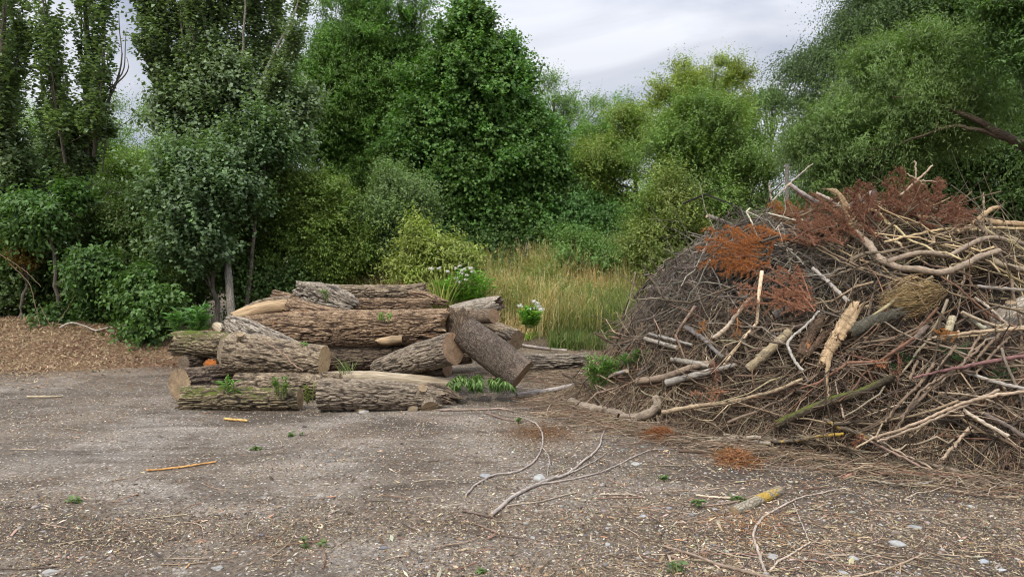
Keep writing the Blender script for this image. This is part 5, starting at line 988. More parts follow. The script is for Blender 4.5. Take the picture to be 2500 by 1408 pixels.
def place(pts, lift=0.05):
    lift = lift + 0.05
    """pixel trace -> points resting on the heap or the ground, depth smoothed along the branch; (px, py, depth) fixes a depth"""
    if all(len(p) > 2 for p in pts): return [P(*p) for p in pts]
    ys = np.array([p[2] if len(p) > 2 else hit(p[0], p[1])[1] for p in pts]); s = np.arange(len(pts))
    deg = min(2, len(pts) - 1); f = np.polyval(np.polyfit(s, ys, deg), s); f = f - max(0, np.max(f - ys)) * 0.75 - lift
    f = np.where(f > ys + 0.02, ys, f)
    return [P(p[0], p[1], y) for p, y in zip(pts, f)]
def branch(label, lines, col, name='branch', cat='branch', group='loose branches of the brush heap', mat=None, S=9, lift=0.06, cutc=(0.46, 0.35, 0.22), ground=False, rough=0.02, twigs=0):
    """lines: [trace, r0 px, r1 px], the first is the main stem, the others its forks"""
    t = thing(name, label, cat, group); first = None; mains = []
    for i, (tr, r0, r1) in enumerate(lines):
        if ground:
            w = []
            for p in tr:
                d = ray(p[0], p[1]); q = np.array([0, 0, CAMH]) + d * (CAMH - 0.01) / -d[2]; w.append([q[0], q[1], 0])
            w = np.array(w)
        else: w = np.array(place(tr, lift))
        K = max(10, int(8 * len(w))); rr = (1.0 if ground else 1.12) * np.linspace(r0, r1, len(w)) * w[:, 1] / FPX
        Q = resample(np.column_stack([w, rr]), K); c_, r_ = Q[:, :3], Q[:, 3]
        if ground: c_[:, 2] = ground_z(c_[:, 0], c_[:, 1]) + r_ * 0.85 + 0.004
        else: c_[:, 2] = np.maximum(c_[:, 2], ground_z(c_[:, 0], c_[:, 1]) + r_ * 0.8)
        r_ = r_ * (1 + 0.16 * vnoise(np.stack([np.arange(K) * 0.9, np.full(K, i * 7.1), np.full(K, r0)], -1), 91)); c_ = c_ + RNG.normal(0, 0.0015 if ground else 0.0035, (K, 3)) * np.clip(0.009 / r_, 0.0, 1.0)[:, None]
        big = mat not in (None, M_TWIG) and r_.max() > 0.018
        if big: c_, r_ = resample(np.column_stack([c_, r_]), K * 3)[:, :3], resample(np.column_stack([c_, r_]), K * 3)[:, 3]; K = K * 3; S = 22
        m = MB(); tubes(c_[None], r_[None], S, m, np.array(col, float), caps=3, capcol=(1, 1, 1) if mat not in (None, M_TWIG) else cutc, capmat=1)
        if big:      # torn and weathered: grooves along the grain, jagged ends, flattened
            V, co = m.v[0], m.k[0]; cen = np.repeat(c_, S, 0); g = fbm(co * np.array([45, 45, 5.0]), 95, 3); g2 = vnoise(co * np.array([14, 14, 4.0]), 96); V[:] = cen + (V - cen) * (1 + 0.30 * g + 0.28 * g2)[:, None] * np.array([1, 0.75, 1])
            for e_, sg_ in ((0, -1), (K - 1, 1)):
                tg_ = unit(c_[min(e_ + 1, K - 1)] - c_[max(e_ - 1, 0)]); th_ = np.arange(S) / S * 6.283; jg = vnoise(np.stack([np.cos(th_) * 4, np.sin(th_) * 4, th_ * 0 + e_], -1), 97)
                for q_ in range(4): V[(e_ - sg_ * q_) * S:(e_ - sg_ * q_ + 1) * S] += tg_ * sg_ * (jg * r_.max() * 1.4 * (1 - q_ / 4))[:, None]
            m.v[1][:S] = V[:S]; m.v[2][:S] = V[-S:]
        m.build('stem' if i == 0 else 'fork', [mat or M_TWIG, M_CUTB if mat not in (None, M_TWIG) else M_CHIP], t); mains.append(c_)
    if twigs:
        m = MB(); c_ = mains[0]; K = len(c_); kx = RNG.integers(K // 5, K - 1, twigs); L = np.linalg.norm(c_[-1] - c_[0]) * RNG.uniform(0.12, 0.4, twigs); tg = unit(c_[np.minimum(kx + 1, K - 1)] - c_[kx - 1])
        d = unit(tg + unit(np.cross(tg, rnd_unit(twigs))) * 0.7 - np.array([0, 0.25, 0])); tt = np.linspace(0, 1, 6)
        Q = c_[kx][:, None] + d[:, None] * (tt * L[:, None])[..., None] + rnd_unit(twigs)[:, None] * (0.15 * L[:, None] * tt ** 2)[..., None]; Q[..., 2] = np.maximum(Q[..., 2], ground_z(Q[..., 0], Q[..., 1]) + 0.005)
        tubes(Q, np.full((twigs, 1), 0.003) * np.linspace(1, 0.4, 6), 4, m, np.array(col, float)); m.build('side_twigs', M_TWIG, t)
    b0 = mains[0].mean(0); b0[2] = mains[0][:, 2].min(); settle(t, b0); return t
GR, DK, TN, PL, GD, RD, OL, BR_ = (0.26, 0.23, 0.195), (0.13, 0.105, 0.09), (0.38, 0.29, 0.19), (0.52, 0.42, 0.29), (0.55, 0.40, 0.20), (0.20, 0.10, 0.085), (0.24, 0.20, 0.11), (0.24, 0.18, 0.13)
B = branch
B('thick curved pale dead limb at the left foot of heap, bent up at its end', [([(1394, 986), (1438, 996), (1503, 1009), (1536, 1020), (1582, 1010), (1605, 990), (1601, 970)], 11, 9)], (0.27, 0.215, 0.16), lift=0.02, S=14)
B('smooth grey pole sticking out low at the left of heap, pale sawn end', [([(1627, 934), (1716, 911), (1797, 888)], 8, 6)], (0.31, 0.28, 0.24), S=12)
B('brownish pole just above and behind the smooth grey pole', [([(1556, 931), (1618, 921), (1683, 898), (1740, 885)], 8, 6)], BR_, S=12)
B('long bare pole lying on the ground from the cherry log towards the shoots', [([(1262, 966), (1345, 952), (1440, 932), (1530, 905)], 7, 4)], (0.34, 0.30, 0.27), lift=0.02, S=10)
B('short grey pole end just above the two parallel poles', [([(1640, 877), (1693, 885), (1732, 893)], 6, 6)], (0.30, 0.27, 0.22), S=10)
B('long tan rod running from the low left foot up to the right', [([(1618, 1006), (1699, 991), (1781, 980), (1876, 958), (1960, 925)], 5.5, 3.5)], TN, twigs=3)
B('dark grey crooked branch pointing down right on the left flank', [([(1673, 797), (1716, 826), (1742, 852), (1765, 872)], 6, 4)], (0.19, 0.17, 0.155), twigs=3)
B('pale broken stick low on the left flank', [([(1575, 826), (1618, 839), (1654, 849)], 5, 5)], (0.34, 0.30, 0.25))
B('thin greyish stick just above the pale broken one', [([(1585, 815), (1640, 828), (1690, 842)], 4, 3)], (0.30, 0.28, 0.25))
B('arched light tan branch on the dark left flank under the rust foliage', [([(1853, 715), (1825, 735), (1804, 761), (1774, 800), (1742, 826)], 3.5, 5.5)], (0.44, 0.35, 0.26))
B('thick broken olive-brown pole slanting up to the right from the middle of the flank', [([(1827, 901), (1863, 869), (1900, 836), (1930, 808)], 11, 10)], (0.30, 0.24, 0.15), S=14)
B('slender stick poking out left at half height over the grass', [([(1575, 705, 8.2), (1618, 689, 8.25), (1645, 680, 8.4), (1700, 672, 8.5)], 2.5, 3.5)], GR)
B('dark twiggy vertical branch hanging at the left edge of heap', [([(1634, 655, 8.1), (1634, 705, 8.0), (1627, 748, 8.0), (1600, 800, 8.0)], 2.6, 2)], DK, twigs=7)
B('grey sawn stick pointing up left out of the upper left slope', [([(1726, 527, 8.1), (1758, 538, 8.15), (1789, 551, 8.25), (1830, 565, 8.35)], 4.5, 4.5)], (0.24, 0.21, 0.17))
B('pinkish grey pole end pointing up left near the heap top', [([(1926, 450, 8.0), (1958, 472, 8.0), (2000, 498, 8.05)], 4.8, 5)], (0.40, 0.33, 0.30))
B('pale stick leaning beside the pinkish grey pole end', [([(1993, 472, 8.0), (2034, 493, 8.0), (2060, 520, 8.0)], 4, 4)], (0.42, 0.34, 0.28))
B('pale forked upright twig on the crest against the green trees', [([(1877, 445, 8.2), (1880, 472, 8.2), (1885, 500, 8.2)], 1.6, 2.2), ([(1885, 493, 8.2), (1910, 465, 8.2), (1931, 445, 8.2), (1985, 399, 8.2)], 2, 1.2)], (0.48, 0.42, 0.34))
B('tall splintered golden limb standing up from the middle of the crest', [([(2021, 462, 7.0), (2051, 477, 7.0), (2070, 517, 7.0), (2078, 545, 7.0), (2086, 578, 7.0)], 3, 11), ([(2021, 462, 7.0), (2042, 466, 7.0), (2062, 490, 7.0)], 1.5, 5)], GD, mat=M_WOOD, S=12)
B('long twisting grey-brown limb running right from the golden splintered limb', [([(2090, 571), (2125, 601), (2143, 628), (2194, 653), (2239, 657), (2298, 665), (2352, 648), (2388, 628), (2440, 612)], 9, 6), ([(2167, 638), (2233, 619), (2268, 617), (2316, 623), (2358, 602), (2418, 580), (2500, 596)], 6, 4.5)], (0.28, 0.215, 0.155), S=12, lift=0.16)
B('bare star-shaped twig on the very top of heap above the red spruce', [([(2197, 478, 7.4), (2239, 440, 7.4), (2277, 403, 7.4)], 3.2, 1.8), ([(2237, 441, 7.4), (2234, 392, 7.4)], 2, 1.8), ([(2239, 440, 7.4), (2209, 421, 7.4)], 1.7, 1.2), ([(2240, 441, 7.4), (2304, 443, 7.4)], 1.6, 1.2), ([(2242, 441, 7.4), (2262, 455, 7.4)], 1.4, 1.2)], (0.46, 0.34, 0.24))
B('grey limb slanting through the red needles left of the star twig', [([(2060, 512, 7.3), (2098, 490, 7.3), (2137, 466, 7.3)], 6, 5.5)], (0.30, 0.25, 0.22), S=10)
B('dark upright broken stub in the red needles with pale cut top', [([(2131, 545, 7.2), (2133, 505, 7.2), (2134, 462, 7.2)], 6, 6)], (0.12, 0.085, 0.065), S=12)
B('cream bare wood board lying in twigs below the red spruce', [([(2236, 527), (2268, 534), (2322, 534)], 6, 6)], GD, mat=M_WOOD, name='wood_piece', cat='wood piece')
B('splintered tan limb with torn tip against the dark trees at upper right', [([(2375, 545, 6.95), (2418, 512, 6.95), (2441, 505, 6.95)], 5, 3)], (0.5, 0.38, 0.22), mat=M_WOOD)
B('golden barkless limb under the torn tip, bending right', [([(2334, 568), (2373, 552), (2394, 538), (2447, 544), (2515, 548)], 6, 5)], GD, mat=M_WOOD)
B('long straw-coloured rod crossing the upper right of heap', [([(2160, 590), (2298, 560), (2358, 562), (2418, 557), (2515, 559)], 3, 4)], (0.45, 0.34, 0.19))
B('thin upright twig above the torn tan limb', [([(2401, 472, 7.4), (2402, 500, 7.4), (2401, 530, 7.4)], 1.6, 2)], TN)
B('curved light branch below the splintered golden limb', [([(2092, 549), (2134, 559), (2167, 583), (2200, 596)], 3.4, 3)], (0.44, 0.35, 0.22))
B('grey pole lying at the right side of the broom-like bundle', [([(2385, 699), (2440, 704), (2505, 708)], 4, 3.5)], GR)
B('thick brown pole going off to the right below the twisting limb', [([(2420, 632), (2450, 648), (2510, 660)], 7, 6.5)], (0.31, 0.25, 0.17), S=10)
B('pale thin branch running down right beyond the bundle', [([(2379, 726), (2418, 753), (2465, 798)], 3.5, 2.8)], (0.36, 0.30, 0.23), twigs=3)
B('short lichened stick just below the broom-like bundle', [([(2349, 762), (2372, 780), (2405, 802)], 4.5, 4.5)], (0.34, 0.32, 0.24))
B('dark crooked twig crossing the left of the bundle', [([(2140, 650), (2167, 687), (2179, 717), (2200, 745)], 2.6, 2)], DK, twigs=3)
B('pale grey pole in shade left of the bundle', [([(1985, 655), (2030, 696), (2072, 738)], 4, 5)], (0.36, 0.32, 0.27))
B('mossy thick pole rising from the lower middle to the right', [([(1895, 1036), (1965, 1005), (2031, 979), (2102, 956), (2178, 920)], 8.5, 9)], OL, S=14, lift=0.08, mat=M_OAKM)
B('long maroon rod entering from the right edge', [([(2230, 922), (2292, 907), (2357, 894), (2423, 881), (2510, 868)], 3, 5)], (0.20, 0.105, 0.095), lift=0.1)
for tr, r0, r1, lb in [([(2220, 925), (2241, 881)], 4, 4, 'leftmost of the sawn stems standing slantwise in the heap'), ([(2235, 950), (2258, 920), (2280, 886)], 4.6, 4.6, 'sawn stem with pale top beside the leftmost slanting stem'), ([(2289, 904), (2312, 872), (2334, 843)], 4.6, 4.6, 'sawn stem slanting over green cypress sprays'), ([(2341, 904), (2368, 860), (2393, 815)], 4, 3.6, 'longest brown stem slanting up right in the lower heap'),
    ([(2161, 1028), (2210, 969), (2246, 940)], 4, 4, 'brown stem low in the bundle of slanting stems'), ([(2187, 1047), (2246, 956), (2300, 920), (2341, 894), (2403, 838)], 3.4, 3.6, 'long thin brown stem running parallel to the slanting stems'), ([(2200, 1020), (2260, 960), (2330, 905)], 5, 4, 'thick dark stem behind the slanting stems'), ([(2360, 905), (2400, 858), (2440, 815)], 4, 4, 'sawn stem at the right end of the slanting group'), ([(2380, 912), (2425, 862), (2465, 822)], 3.6, 3.6, 'rightmost thin stem of the slanting group')]:
    B(lb, [(tr, r0 * .8, r1 * .8)], (0.20, 0.145, 0.10), lift=0.08, cutc=(0.6, 0.48, 0.3), group='sawn stems slanting in the lower heap')
B('pale tan rod lying level across the right part of heap', [([(2262, 827), (2330, 817), (2390, 809), (2505, 801)], 3, 4)], (0.45, 0.34, 0.22), lift=0.1)
B('pair of long stems sweeping up right across the lower heap, upper one', [([(2122, 1072), (2226, 1037), (2341, 988), (2422, 966), (2510, 955)], 3, 4)], (0.40, 0.30, 0.21), lift=0.12, twigs=3)
B('pair of long stems sweeping up right across the lower heap, lower one', [([(2142, 1078), (2243, 1040), (2362, 985), (2440, 950)], 2.8, 3.4)], (0.33, 0.25, 0.18), lift=0.12)
B('long reddish stem running down right to the foot of heap', [([(2096, 1064), (2178, 1103), (2259, 1145), (2318, 1172)], 3.2, 2.6)], (0.28, 0.19, 0.15), lift=0.06)
B('second long thin stem beside the reddish one near the ground', [([(2120, 1060), (2200, 1105), (2290, 1150), (2350, 1178)], 2.4, 2)], (0.36, 0.28, 0.20), lift=0.06)
B('stout brown branch lying at the right foot of heap, broken end down right', [([(2243, 1130), (2300, 1142), (2334, 1150), (2370, 1166), (2412, 1180)], 5.5, 6)], (0.24, 0.185, 0.14), lift=0.03, S=10)
B('grey curved branch lying on the soil at the front foot of heap', [([(2128, 1172), (2170, 1180), (2210, 1183), (2255, 1180), (2296, 1168)], 3, 2.6)], (0.36, 0.33, 0.27), lift=0.01)
B('branch coated with yellow lichen low at the front of heap', [([(1860, 1068), (1900, 1077), (1949, 1073), (2000, 1064), (2060, 1058)], 4.5, 3.5)], OL, mat=M_LICHEN, lift=0.05)
B('orange-lichened branch above the yellow one', [([(2012, 1022), (2045, 1040), (2082, 1052), (2125, 1070)], 4.5, 4.5)], OL, mat=M_LICHEN, lift=0.06)
B('knobbly grey branch lying along the front foot, left part', [([(1699, 1085), (1740, 1075), (1781, 1070), (1830, 1076), (1880, 1082)], 3.6, 4.5), ([(1768, 1061), (1811, 1068), (1850, 1066), (1900, 1078)], 4, 4)], (0.38, 0.32, 0.25), lift=0.03)
B('grey pole at the right edge below the maroon rod', [([(2350, 904), (2422, 930), (2510, 951)], 4, 4.4)], (0.35, 0.31, 0.27), lift=0.08)
B('tan grey pole slanting down right in the lower right', [([(2351, 1000), (2390, 1024), (2462, 1066)], 4.2, 4.6)], (0.40, 0.33, 0.25), lift=0.1)
B('dark pole slanting down right behind the tan grey one', [([(2400, 1008), (2455, 1037), (2510, 1072)], 5, 5)], (0.15, 0.12, 0.10), lift=0.08)
B('brown stick leaning left at the lower right front', [([(2300, 1122), (2335, 1080), (2367, 1042)], 3.5, 3.5)], (0.36, 0.27, 0.19), lift=0.06)
B('thin curved grey branch at the centre of heap beside the torn plank', [([(2000, 760), (1965, 796), (1925, 833), (1930, 860), (1942, 884), (1960, 905)], 3, 3.6)], (0.36, 0.33, 0.28), lift=0.14, twigs=3)
B('short dark stub with orange cut end in the middle right', [([(2262, 796), (2227, 832), (2178, 861)], 7, 5)], (0.15, 0.115, 0.09), cutc=(0.5, 0.26, 0.1), lift=0.08, S=12)
B('pale barkless stub standing under the bundle', [([(2325, 776), (2320, 792), (2314, 812)], 8, 8)], (0.38, 0.33, 0.22), lift=0.08, S=12)
B('large torn cream plank of splintered wood in the middle of heap', [([(2090, 750), (2063, 793), (2040, 830)], 12, 16), ([(2040, 825), (2022, 860), (2005, 890)], 15, 6), ([(2030, 845), (2020, 900), (2021, 976)], 8, 1.5), ([(2036, 840), (2012, 872), (1998, 886)], 6, 2)], PL, name='torn_wood', cat='torn wood', mat=M_WOOD, lift=0.14, S=12)
B('brown bark-covered limb with cream torn side left of the large plank', [([(2010, 780), (1985, 815), (1965, 850), (1955, 872)], 14, 11), ([(2015, 812), (1995, 840), (1972, 868)], 9, 6)], BR_, name='torn_wood', cat='torn wood', mat=M_OAKR, lift=0.08, S=14)
B('grey-green lichened log lying right of the cream plank', [([(2076, 812), (2129, 785), (2200, 762)], 14, 11)], OL, name='log', cat='log', mat=M_GLICH, lift=0.10, S=18)
B('stone-grey log end in dark hollow of the left flank', [([(1893, 770), (1905, 764), (1925, 755)], 10, 10)], GR, name='log', cat='log', lift=0.02, S=14)
log('log', 'smooth grey beech trunk with a knot at the right edge of heap', [(2405, 838, 6.0, 20), (2440, 800, 6.0, 32), (2480, 772, 6.0, 36), (2570, 730, 6.0, 38)], M_GREY, kind='smooth', group='logs in the brush heap', relief=0.006, lumps=0.10, stubs=((0.45, -1.3, 0.03, 0.045),))
log('log', 'dark rounded log in the hollow below the twisting limb', [(2370, 652, 7.3, 16), (2420, 655, 7.3, 22), (2480, 660, 7.3, 20)], M_DARKB, group='logs in the brush heap')
log('lichened_log', 'short log with yellow lichen lying on the yard, sawn face to the lower left', [(1792, 1250, 4.42, 14), (1845, 1224, 4.60, 13), (1902, 1197, 4.78, 12)], M_LICHEN, kind='smooth', cut=(M_CUTB, M_CUTB), group=None, relief=0.003, S=40, lumps=0.02)
log('birch_pole', 'slim broken birch trunk standing upright behind the heap', [(1922, 400, 10.5, 4.5), (1921, 440, 10.5, 4.5), (1921, 560, 10.5, 5.5)], M_BARK_PALE, kind='smooth', group=None, S=24, relief=0.003, cat='tree trunk')
# sticks on the yard
Gd = dict(ground=True, group='branches lying on the yard')
B('long forked grey branch lying across the middle foreground', [([(1199, 1261), (1228, 1237), (1260, 1211), (1337, 1173), (1382, 1157), (1420, 1128), (1462, 1090), (1471, 1058), (1494, 1010)], 5.5, 1.2), ([(1321, 1182), (1420, 1163), (1484, 1144), (1580, 1099), (1644, 1093)], 2.4, 1), ([(1381, 1157), (1440, 1130), (1485, 1098)], 2, 0.9)], (0.36, 0.31, 0.27), **Gd)
B('thin branch bent like a hook left of the forked one', [([(1137, 1211), (1164, 1182), (1206, 1160), (1254, 1154), (1298, 1131), (1321, 1096), (1324, 1058), (1305, 1032), (1266, 1016)], 3, 1.6), ([(1322, 1088), (1340, 1115), (1336, 1160)], 1.6, 0.8)], (0.34, 0.29, 0.25), **Gd)
B('straight thin stick just under the forked grey branch', [([(1238, 1237), (1324, 1224), (1414, 1198)], 2.2, 1.6)], (0.38, 0.31, 0.24), **Gd)
B('short dark stick at the lower end of the forked branch', [([(1129, 1246), (1170, 1256), (1206, 1266)], 3.2, 2.6)], (0.15, 0.11, 0.09), **Gd)
B('short brown stick slanting down right at the bottom centre', [([(1158, 1278), (1190, 1292), (1218, 1304)], 2.4, 2.8)], (0.24, 0.17, 0.13), **Gd)
B('thin dark twig below the short brown stick', [([(1165, 1306), (1218, 1308), (1280, 1316), (1292, 1326)], 1.6, 1.2)], (0.15, 0.11, 0.09), **Gd)
B('pale thin stick lying level in the middle of the gravel', [([(1465, 1205), (1532, 1204), (1575, 1211)], 2, 1.6)], (0.46, 0.38, 0.29), **Gd)
B('thin red-brown twig below the pale level stick', [([(1457, 1216), (1510, 1212), (1575, 1210)], 1.6, 1.2)], (0.24, 0.15, 0.11), **Gd)
B('long brown branch running off the bottom edge near dark glossy leaves', [([(1618, 1331), (1686, 1352), (1756, 1378), (1868, 1406), (1930, 1420)], 3.4, 5)], (0.27, 0.2, 0.15), **Gd)
B('strongly curved smooth branch on the yard below the lichened log', [([(2065, 1189), (1972, 1206), (1930, 1222), (1892, 1242), (1862, 1262), (1839, 1298), (1849, 1339), (1868, 1396)], 1.4, 4)], (0.40, 0.33, 0.27), **Gd)
B('thin brown stick lying against the upper side of the lichened log', [([(1710, 1233), (1790, 1222), (1888, 1193)], 2.4, 2.2)], (0.27, 0.2, 0.15), **Gd)
B('bare cream stick left of the lichened log', [([(1700, 1205), (1745, 1210), (1793, 1214)], 2.4, 2.6)], (0.56, 0.46, 0.34), **Gd)
B('long thin reddish stem crossing the lower right yard', [([(1700, 1348), (1860, 1352), (1988, 1367), (2116, 1380)], 1.7, 1.6)], (0.27, 0.16, 0.12), **Gd)
B('tan stem rising to the right at the bottom right', [([(1900, 1410), (2084, 1402), (2180, 1380), (2257, 1348)], 1.8, 2.5)], (0.36, 0.27, 0.19), **Gd)
B('pale stick crossing the curved branch near the bottom edge', [([(1879, 1394), (1905, 1367), (1978, 1322)], 3.2, 2.2)], (0.42, 0.34, 0.26), **Gd)
B('crooked thin twig right of the lichened log', [([(1937, 1226), (1956, 1271), (1975, 1319)], 1.8, 1.4)], (0.36, 0.30, 0.25), **Gd)
B('thick short broken stick at the right on dark soil', [([(2425, 1214), (2455, 1217), (2485, 1216)], 4, 4.5)], (0.36, 0.28, 0.19), **Gd)
B('half-peeled orange and dark stick alone in the left yard', [([(357, 1147), (400, 1143), (440, 1139), (490, 1131), (527, 1125)], 2.8, 2.2)], (0.55, 0.30, 0.11), **Gd)
B('bright yellow-orange splinter in front of the front left log', [([(548, 1022), (575, 1025), (604, 1028)], 3.4, 3.0)], (0.58, 0.35, 0.12), name='wood_splinter', cat='splinter', ground=True, group=None)
B('flat pale strip of wood in the upper left yard', [([(66, 969), (110, 968), (154, 966)], 2.6, 2.0)], (0.50, 0.41, 0.28), name='wood_splinter', cat='splinter', ground=True, group=None)
B('thin branch lying right of the knotted front log', [([(1074, 1003), (1144, 1000), (1225, 997), (1257, 1004)], 3, 1.8)], (0.34, 0.26, 0.21), **Gd)
B('dark crooked twig below the thin branch by the knotted log', [([(1187, 1007), (1233, 1022), (1279, 1027)], 2.6, 1.8)], (0.22, 0.16, 0.13), **Gd)
B('pale bent stick beside the sawn foot of the leaning banded log', [([(1284, 906), (1317, 922), (1340, 934), (1362, 938)], 3.5, 3)], (0.44, 0.38, 0.31), **Gd)
B('grey pole on the soil behind the leaning banded log', [([(1265, 852), (1300, 855), (1385, 860)], 4, 3.4)], (0.34, 0.29, 0.26), **Gd)
B('thin twig lying over the thick tan log', [([(640, 832, 7.6), (690, 862, 7.55), (716, 890, 7.5), (740, 903, 7.5)], 1.2, 1.8)], (0.30, 0.2, 0.14), group=None)
B('arched dead grey branch along the foot of the dark shrubs', [([(145, 800, 11.2), (172, 788, 11.2), (205, 795, 11.2), (233, 806, 11.2), (262, 800, 11.2), (310, 793, 11.2)], 2.6, 1.2), ([(233, 806, 11.2), (237, 832, 11.2)], 1.2, 0.8)], (0.44, 0.38, 0.32), group=None)
B('bare tan stems leaning out of the dark thicket over the chip heap', [([(20, 640, 11.2), (70, 690, 11.2), (85, 740, 11.2), (98, 795, 11.2)], 0.7, 1.1), ([(130, 805, 11.2), (110, 770, 11.2), (98, 745, 11.2)], .9, .6), ([(130, 805, 11.2), (160, 760, 11.2), (185, 720, 11.2)], .9, .5), ([(0, 620, 11.2), (60, 660, 11.2), (100, 700, 11.2)], .8, .6)], (0.2, 0.15, 0.09), group=None)

# further branches of the heap, one object each
def heap_branches(n, label, colset, box, r0, r1, L0, L1, group, tw=2):
    done = 0
    while done < n:
        x, y, N_ = sample_heap(1); p = np.array([x[0], y[0], ground_z(x, y)[0] + heap_z(x, y)[0]]); px, py = project(p)
        if not (box[0] < px < box[2] and box[1] < py < box[3]): continue
        Nn = N_[0]; al = unit(np.cross(Nn, [0, 0, 1.0])); dn = np.cross(Nn, al); a = RNG.normal(0.1, 0.7); d = unit(al * math.cos(a) * RNG.choice([-1, 1]) + dn * math.sin(a) * 1.2 + Nn * RNG.normal(0, 0.06))
        L = RNG.uniform(L0, L1); K = 12; tt = np.linspace(-.5, .5, K); b1 = unit(np.cross(d, Nn)); bend = RNG.normal(0, 0.14); w = RNG.normal(0, 0.02)
        pts = p + Nn * RNG.uniform(0.02, 0.10) + d * (tt * L)[:, None] + b1 * (bend * L * tt ** 2 * 2 + w * L * np.sin(tt * 8))[:, None] + Nn * (RNG.normal(0.0, 0.07) * L * tt ** 2 * 3)[:, None] + RNG.normal(0, 0.011, (K, 3))
        pts[:, 2] = np.maximum(pts[:, 2], ground_z(pts[:, 0], pts[:, 1]) + 0.012)
        t_ = thing('branch', label, 'branch', group); c_ = pick([colset[RNG.integers(len(colset))]], 1, None, 0.12)[0] * RNG.uniform(0.5, 1.0); rr = RNG.uniform(r0, r1) * np.linspace(1, 0.5, K)
        m = MB(); tubes(pts[None], rr[None], 7, m, c_, caps=3, capcol=(0.45, 0.34, 0.2), capmat=1); m.build('stem', [M_TWIG, M_CHIP], t_)
        Q, RQ, _ = side_twigs(pts[None], rr[None] * 0.9, tw, 0.42)
        for i in range(tw): m = MB(); tubes(Q[i:i + 1], RQ[i:i + 1], 5, m, c_); m.build('fork', M_TWIG, t_)
        settle(t_, p); done += 1
heap_branches(46, 'slender bare grey branch tangled in the fine twigs on the left flank of heap', GREYC, (1560, 480, 1990, 960), 0.005, 0.010, 0.6, 1.4, 'grey branches of the left flank')
heap_branches(56, 'barkless straw-coloured branch lying crosswise in the upper right of heap', TANC[:4], (2030, 500, 2560, 780), 0.007, 0.018, 0.7, 1.8, 'straw-coloured branches of the upper right', 3)
heap_branches(60, 'thin brown branch lying nearly flat in the lower right of heap', LOWC, (1950, 780, 2560, 1190), 0.006, 0.014, 0.6, 1.7, 'brown branches of the lower right')
heap_branches(30, 'thin brown branch lying nearly flat at the lower left front of heap', LOWC, (1600, 850, 1950, 1110), 0.004, 0.008, 0.5, 1.2, 'brown branches of the lower left front')

# dead conifer sprays
def conifer(tr, side, nl, col, label, group, Yo=None, dense=1.0, droop=0.0, name='conifer_spray', r=0.006, col2=None, lift=0.08):
    t_ = thing(name, label, 'conifer branch', group)
    w = np.array([P(q[0], q[1], Yo) for q in tr]) if Yo else np.array(place(tr, lift)); Q = resample(w, 12); L = np.linalg.norm(np.diff(Q, axis=0), axis=1).sum(); sd = side * Q[0, 1] / FPX
    axis = unit(Q[-1] - Q[0]); pn = unit(np.cross(axis, np.array([0.15, -1.0, 0.35]))); m = MB(); tubes(Q[None], np.linspace(r, r * 0.35, 12)[None], 5, m, np.array(col) * 0.7)
    n = int(L * 32 * dense) + 4; f = np.sort(RNG.uniform(0.05, 0.98, n)); p0 = np.stack([np.interp(f, np.linspace(0, 1, 12), Q[:, a]) for a in range(3)], -1)
    sg = RNG.choice([-1, 1], n)[:, None]; d = unit(axis * 0.75 + pn * sg * 0.85 + rnd_unit(n) * 0.28 - [0, 0, droop]); LL = sd * (1.05 - f) * RNG.uniform(0.6, 1.15, n) + 0.03
    tt = np.linspace(0, 1, 6); T_ = p0[:, None] + d[:, None] * (tt * LL[:, None])[..., None]; T_[..., 2] -= droop * 0.3 * LL[:, None] * tt ** 2
    tubes(T_, np.full((n, 1), 0.0016) * np.linspace(1, 0.5, 6), 3, m, np.array(col) * 0.75); m.build('stem', M_TWIG, t_)
    nn = (LL * 520 * dense).astype(int) + 6; idx = np.repeat(np.arange(n), nn); k_ = len(idx); u = RNG.uniform(0, 1, k_); pos = p0[idx] + d[idx] * (u * LL[idx])[:, None]; pos[:, 2] -= droop * 0.3 * LL[idx] * u ** 2
    q = RNG.uniform(0, 1, k_ // 3); pos2 = np.stack([np.interp(q, np.linspace(0, 1, 12), Q[:, a]) for a in range(3)], -1); pos = np.concatenate([pos, pos2]); dd = np.concatenate([d[idx], np.tile(axis, (len(q), 1))])
    ax = unit(dd * 0.7 + unit(np.cross(dd, rnd_unit(len(pos)))) * 0.85); m2 = MB(); leaf_quads(m2, pos, ax, rnd_unit(len(pos)), nl * RNG.uniform(0.6, 1.2, len(pos)), 0.0034, pick([col, col2 or tuple(np.array(col) * 0.6), (0.30, 0.17, 0.10) if col[0] > 0.2 else tuple(np.array(col) * 1.4)], len(pos), [3, 2.2, 1.3], 0.2), 0.1)
    m2.build('needles', M_NEEDLE, t_); settle(t_, Q[0])
RED, RB, ORG, AMB, PKB = (0.29, 0.135, 0.09), (0.26, 0.12, 0.075), (0.41, 0.15, 0.045), (0.46, 0.20, 0.055), (0.42, 0.22, 0.13)
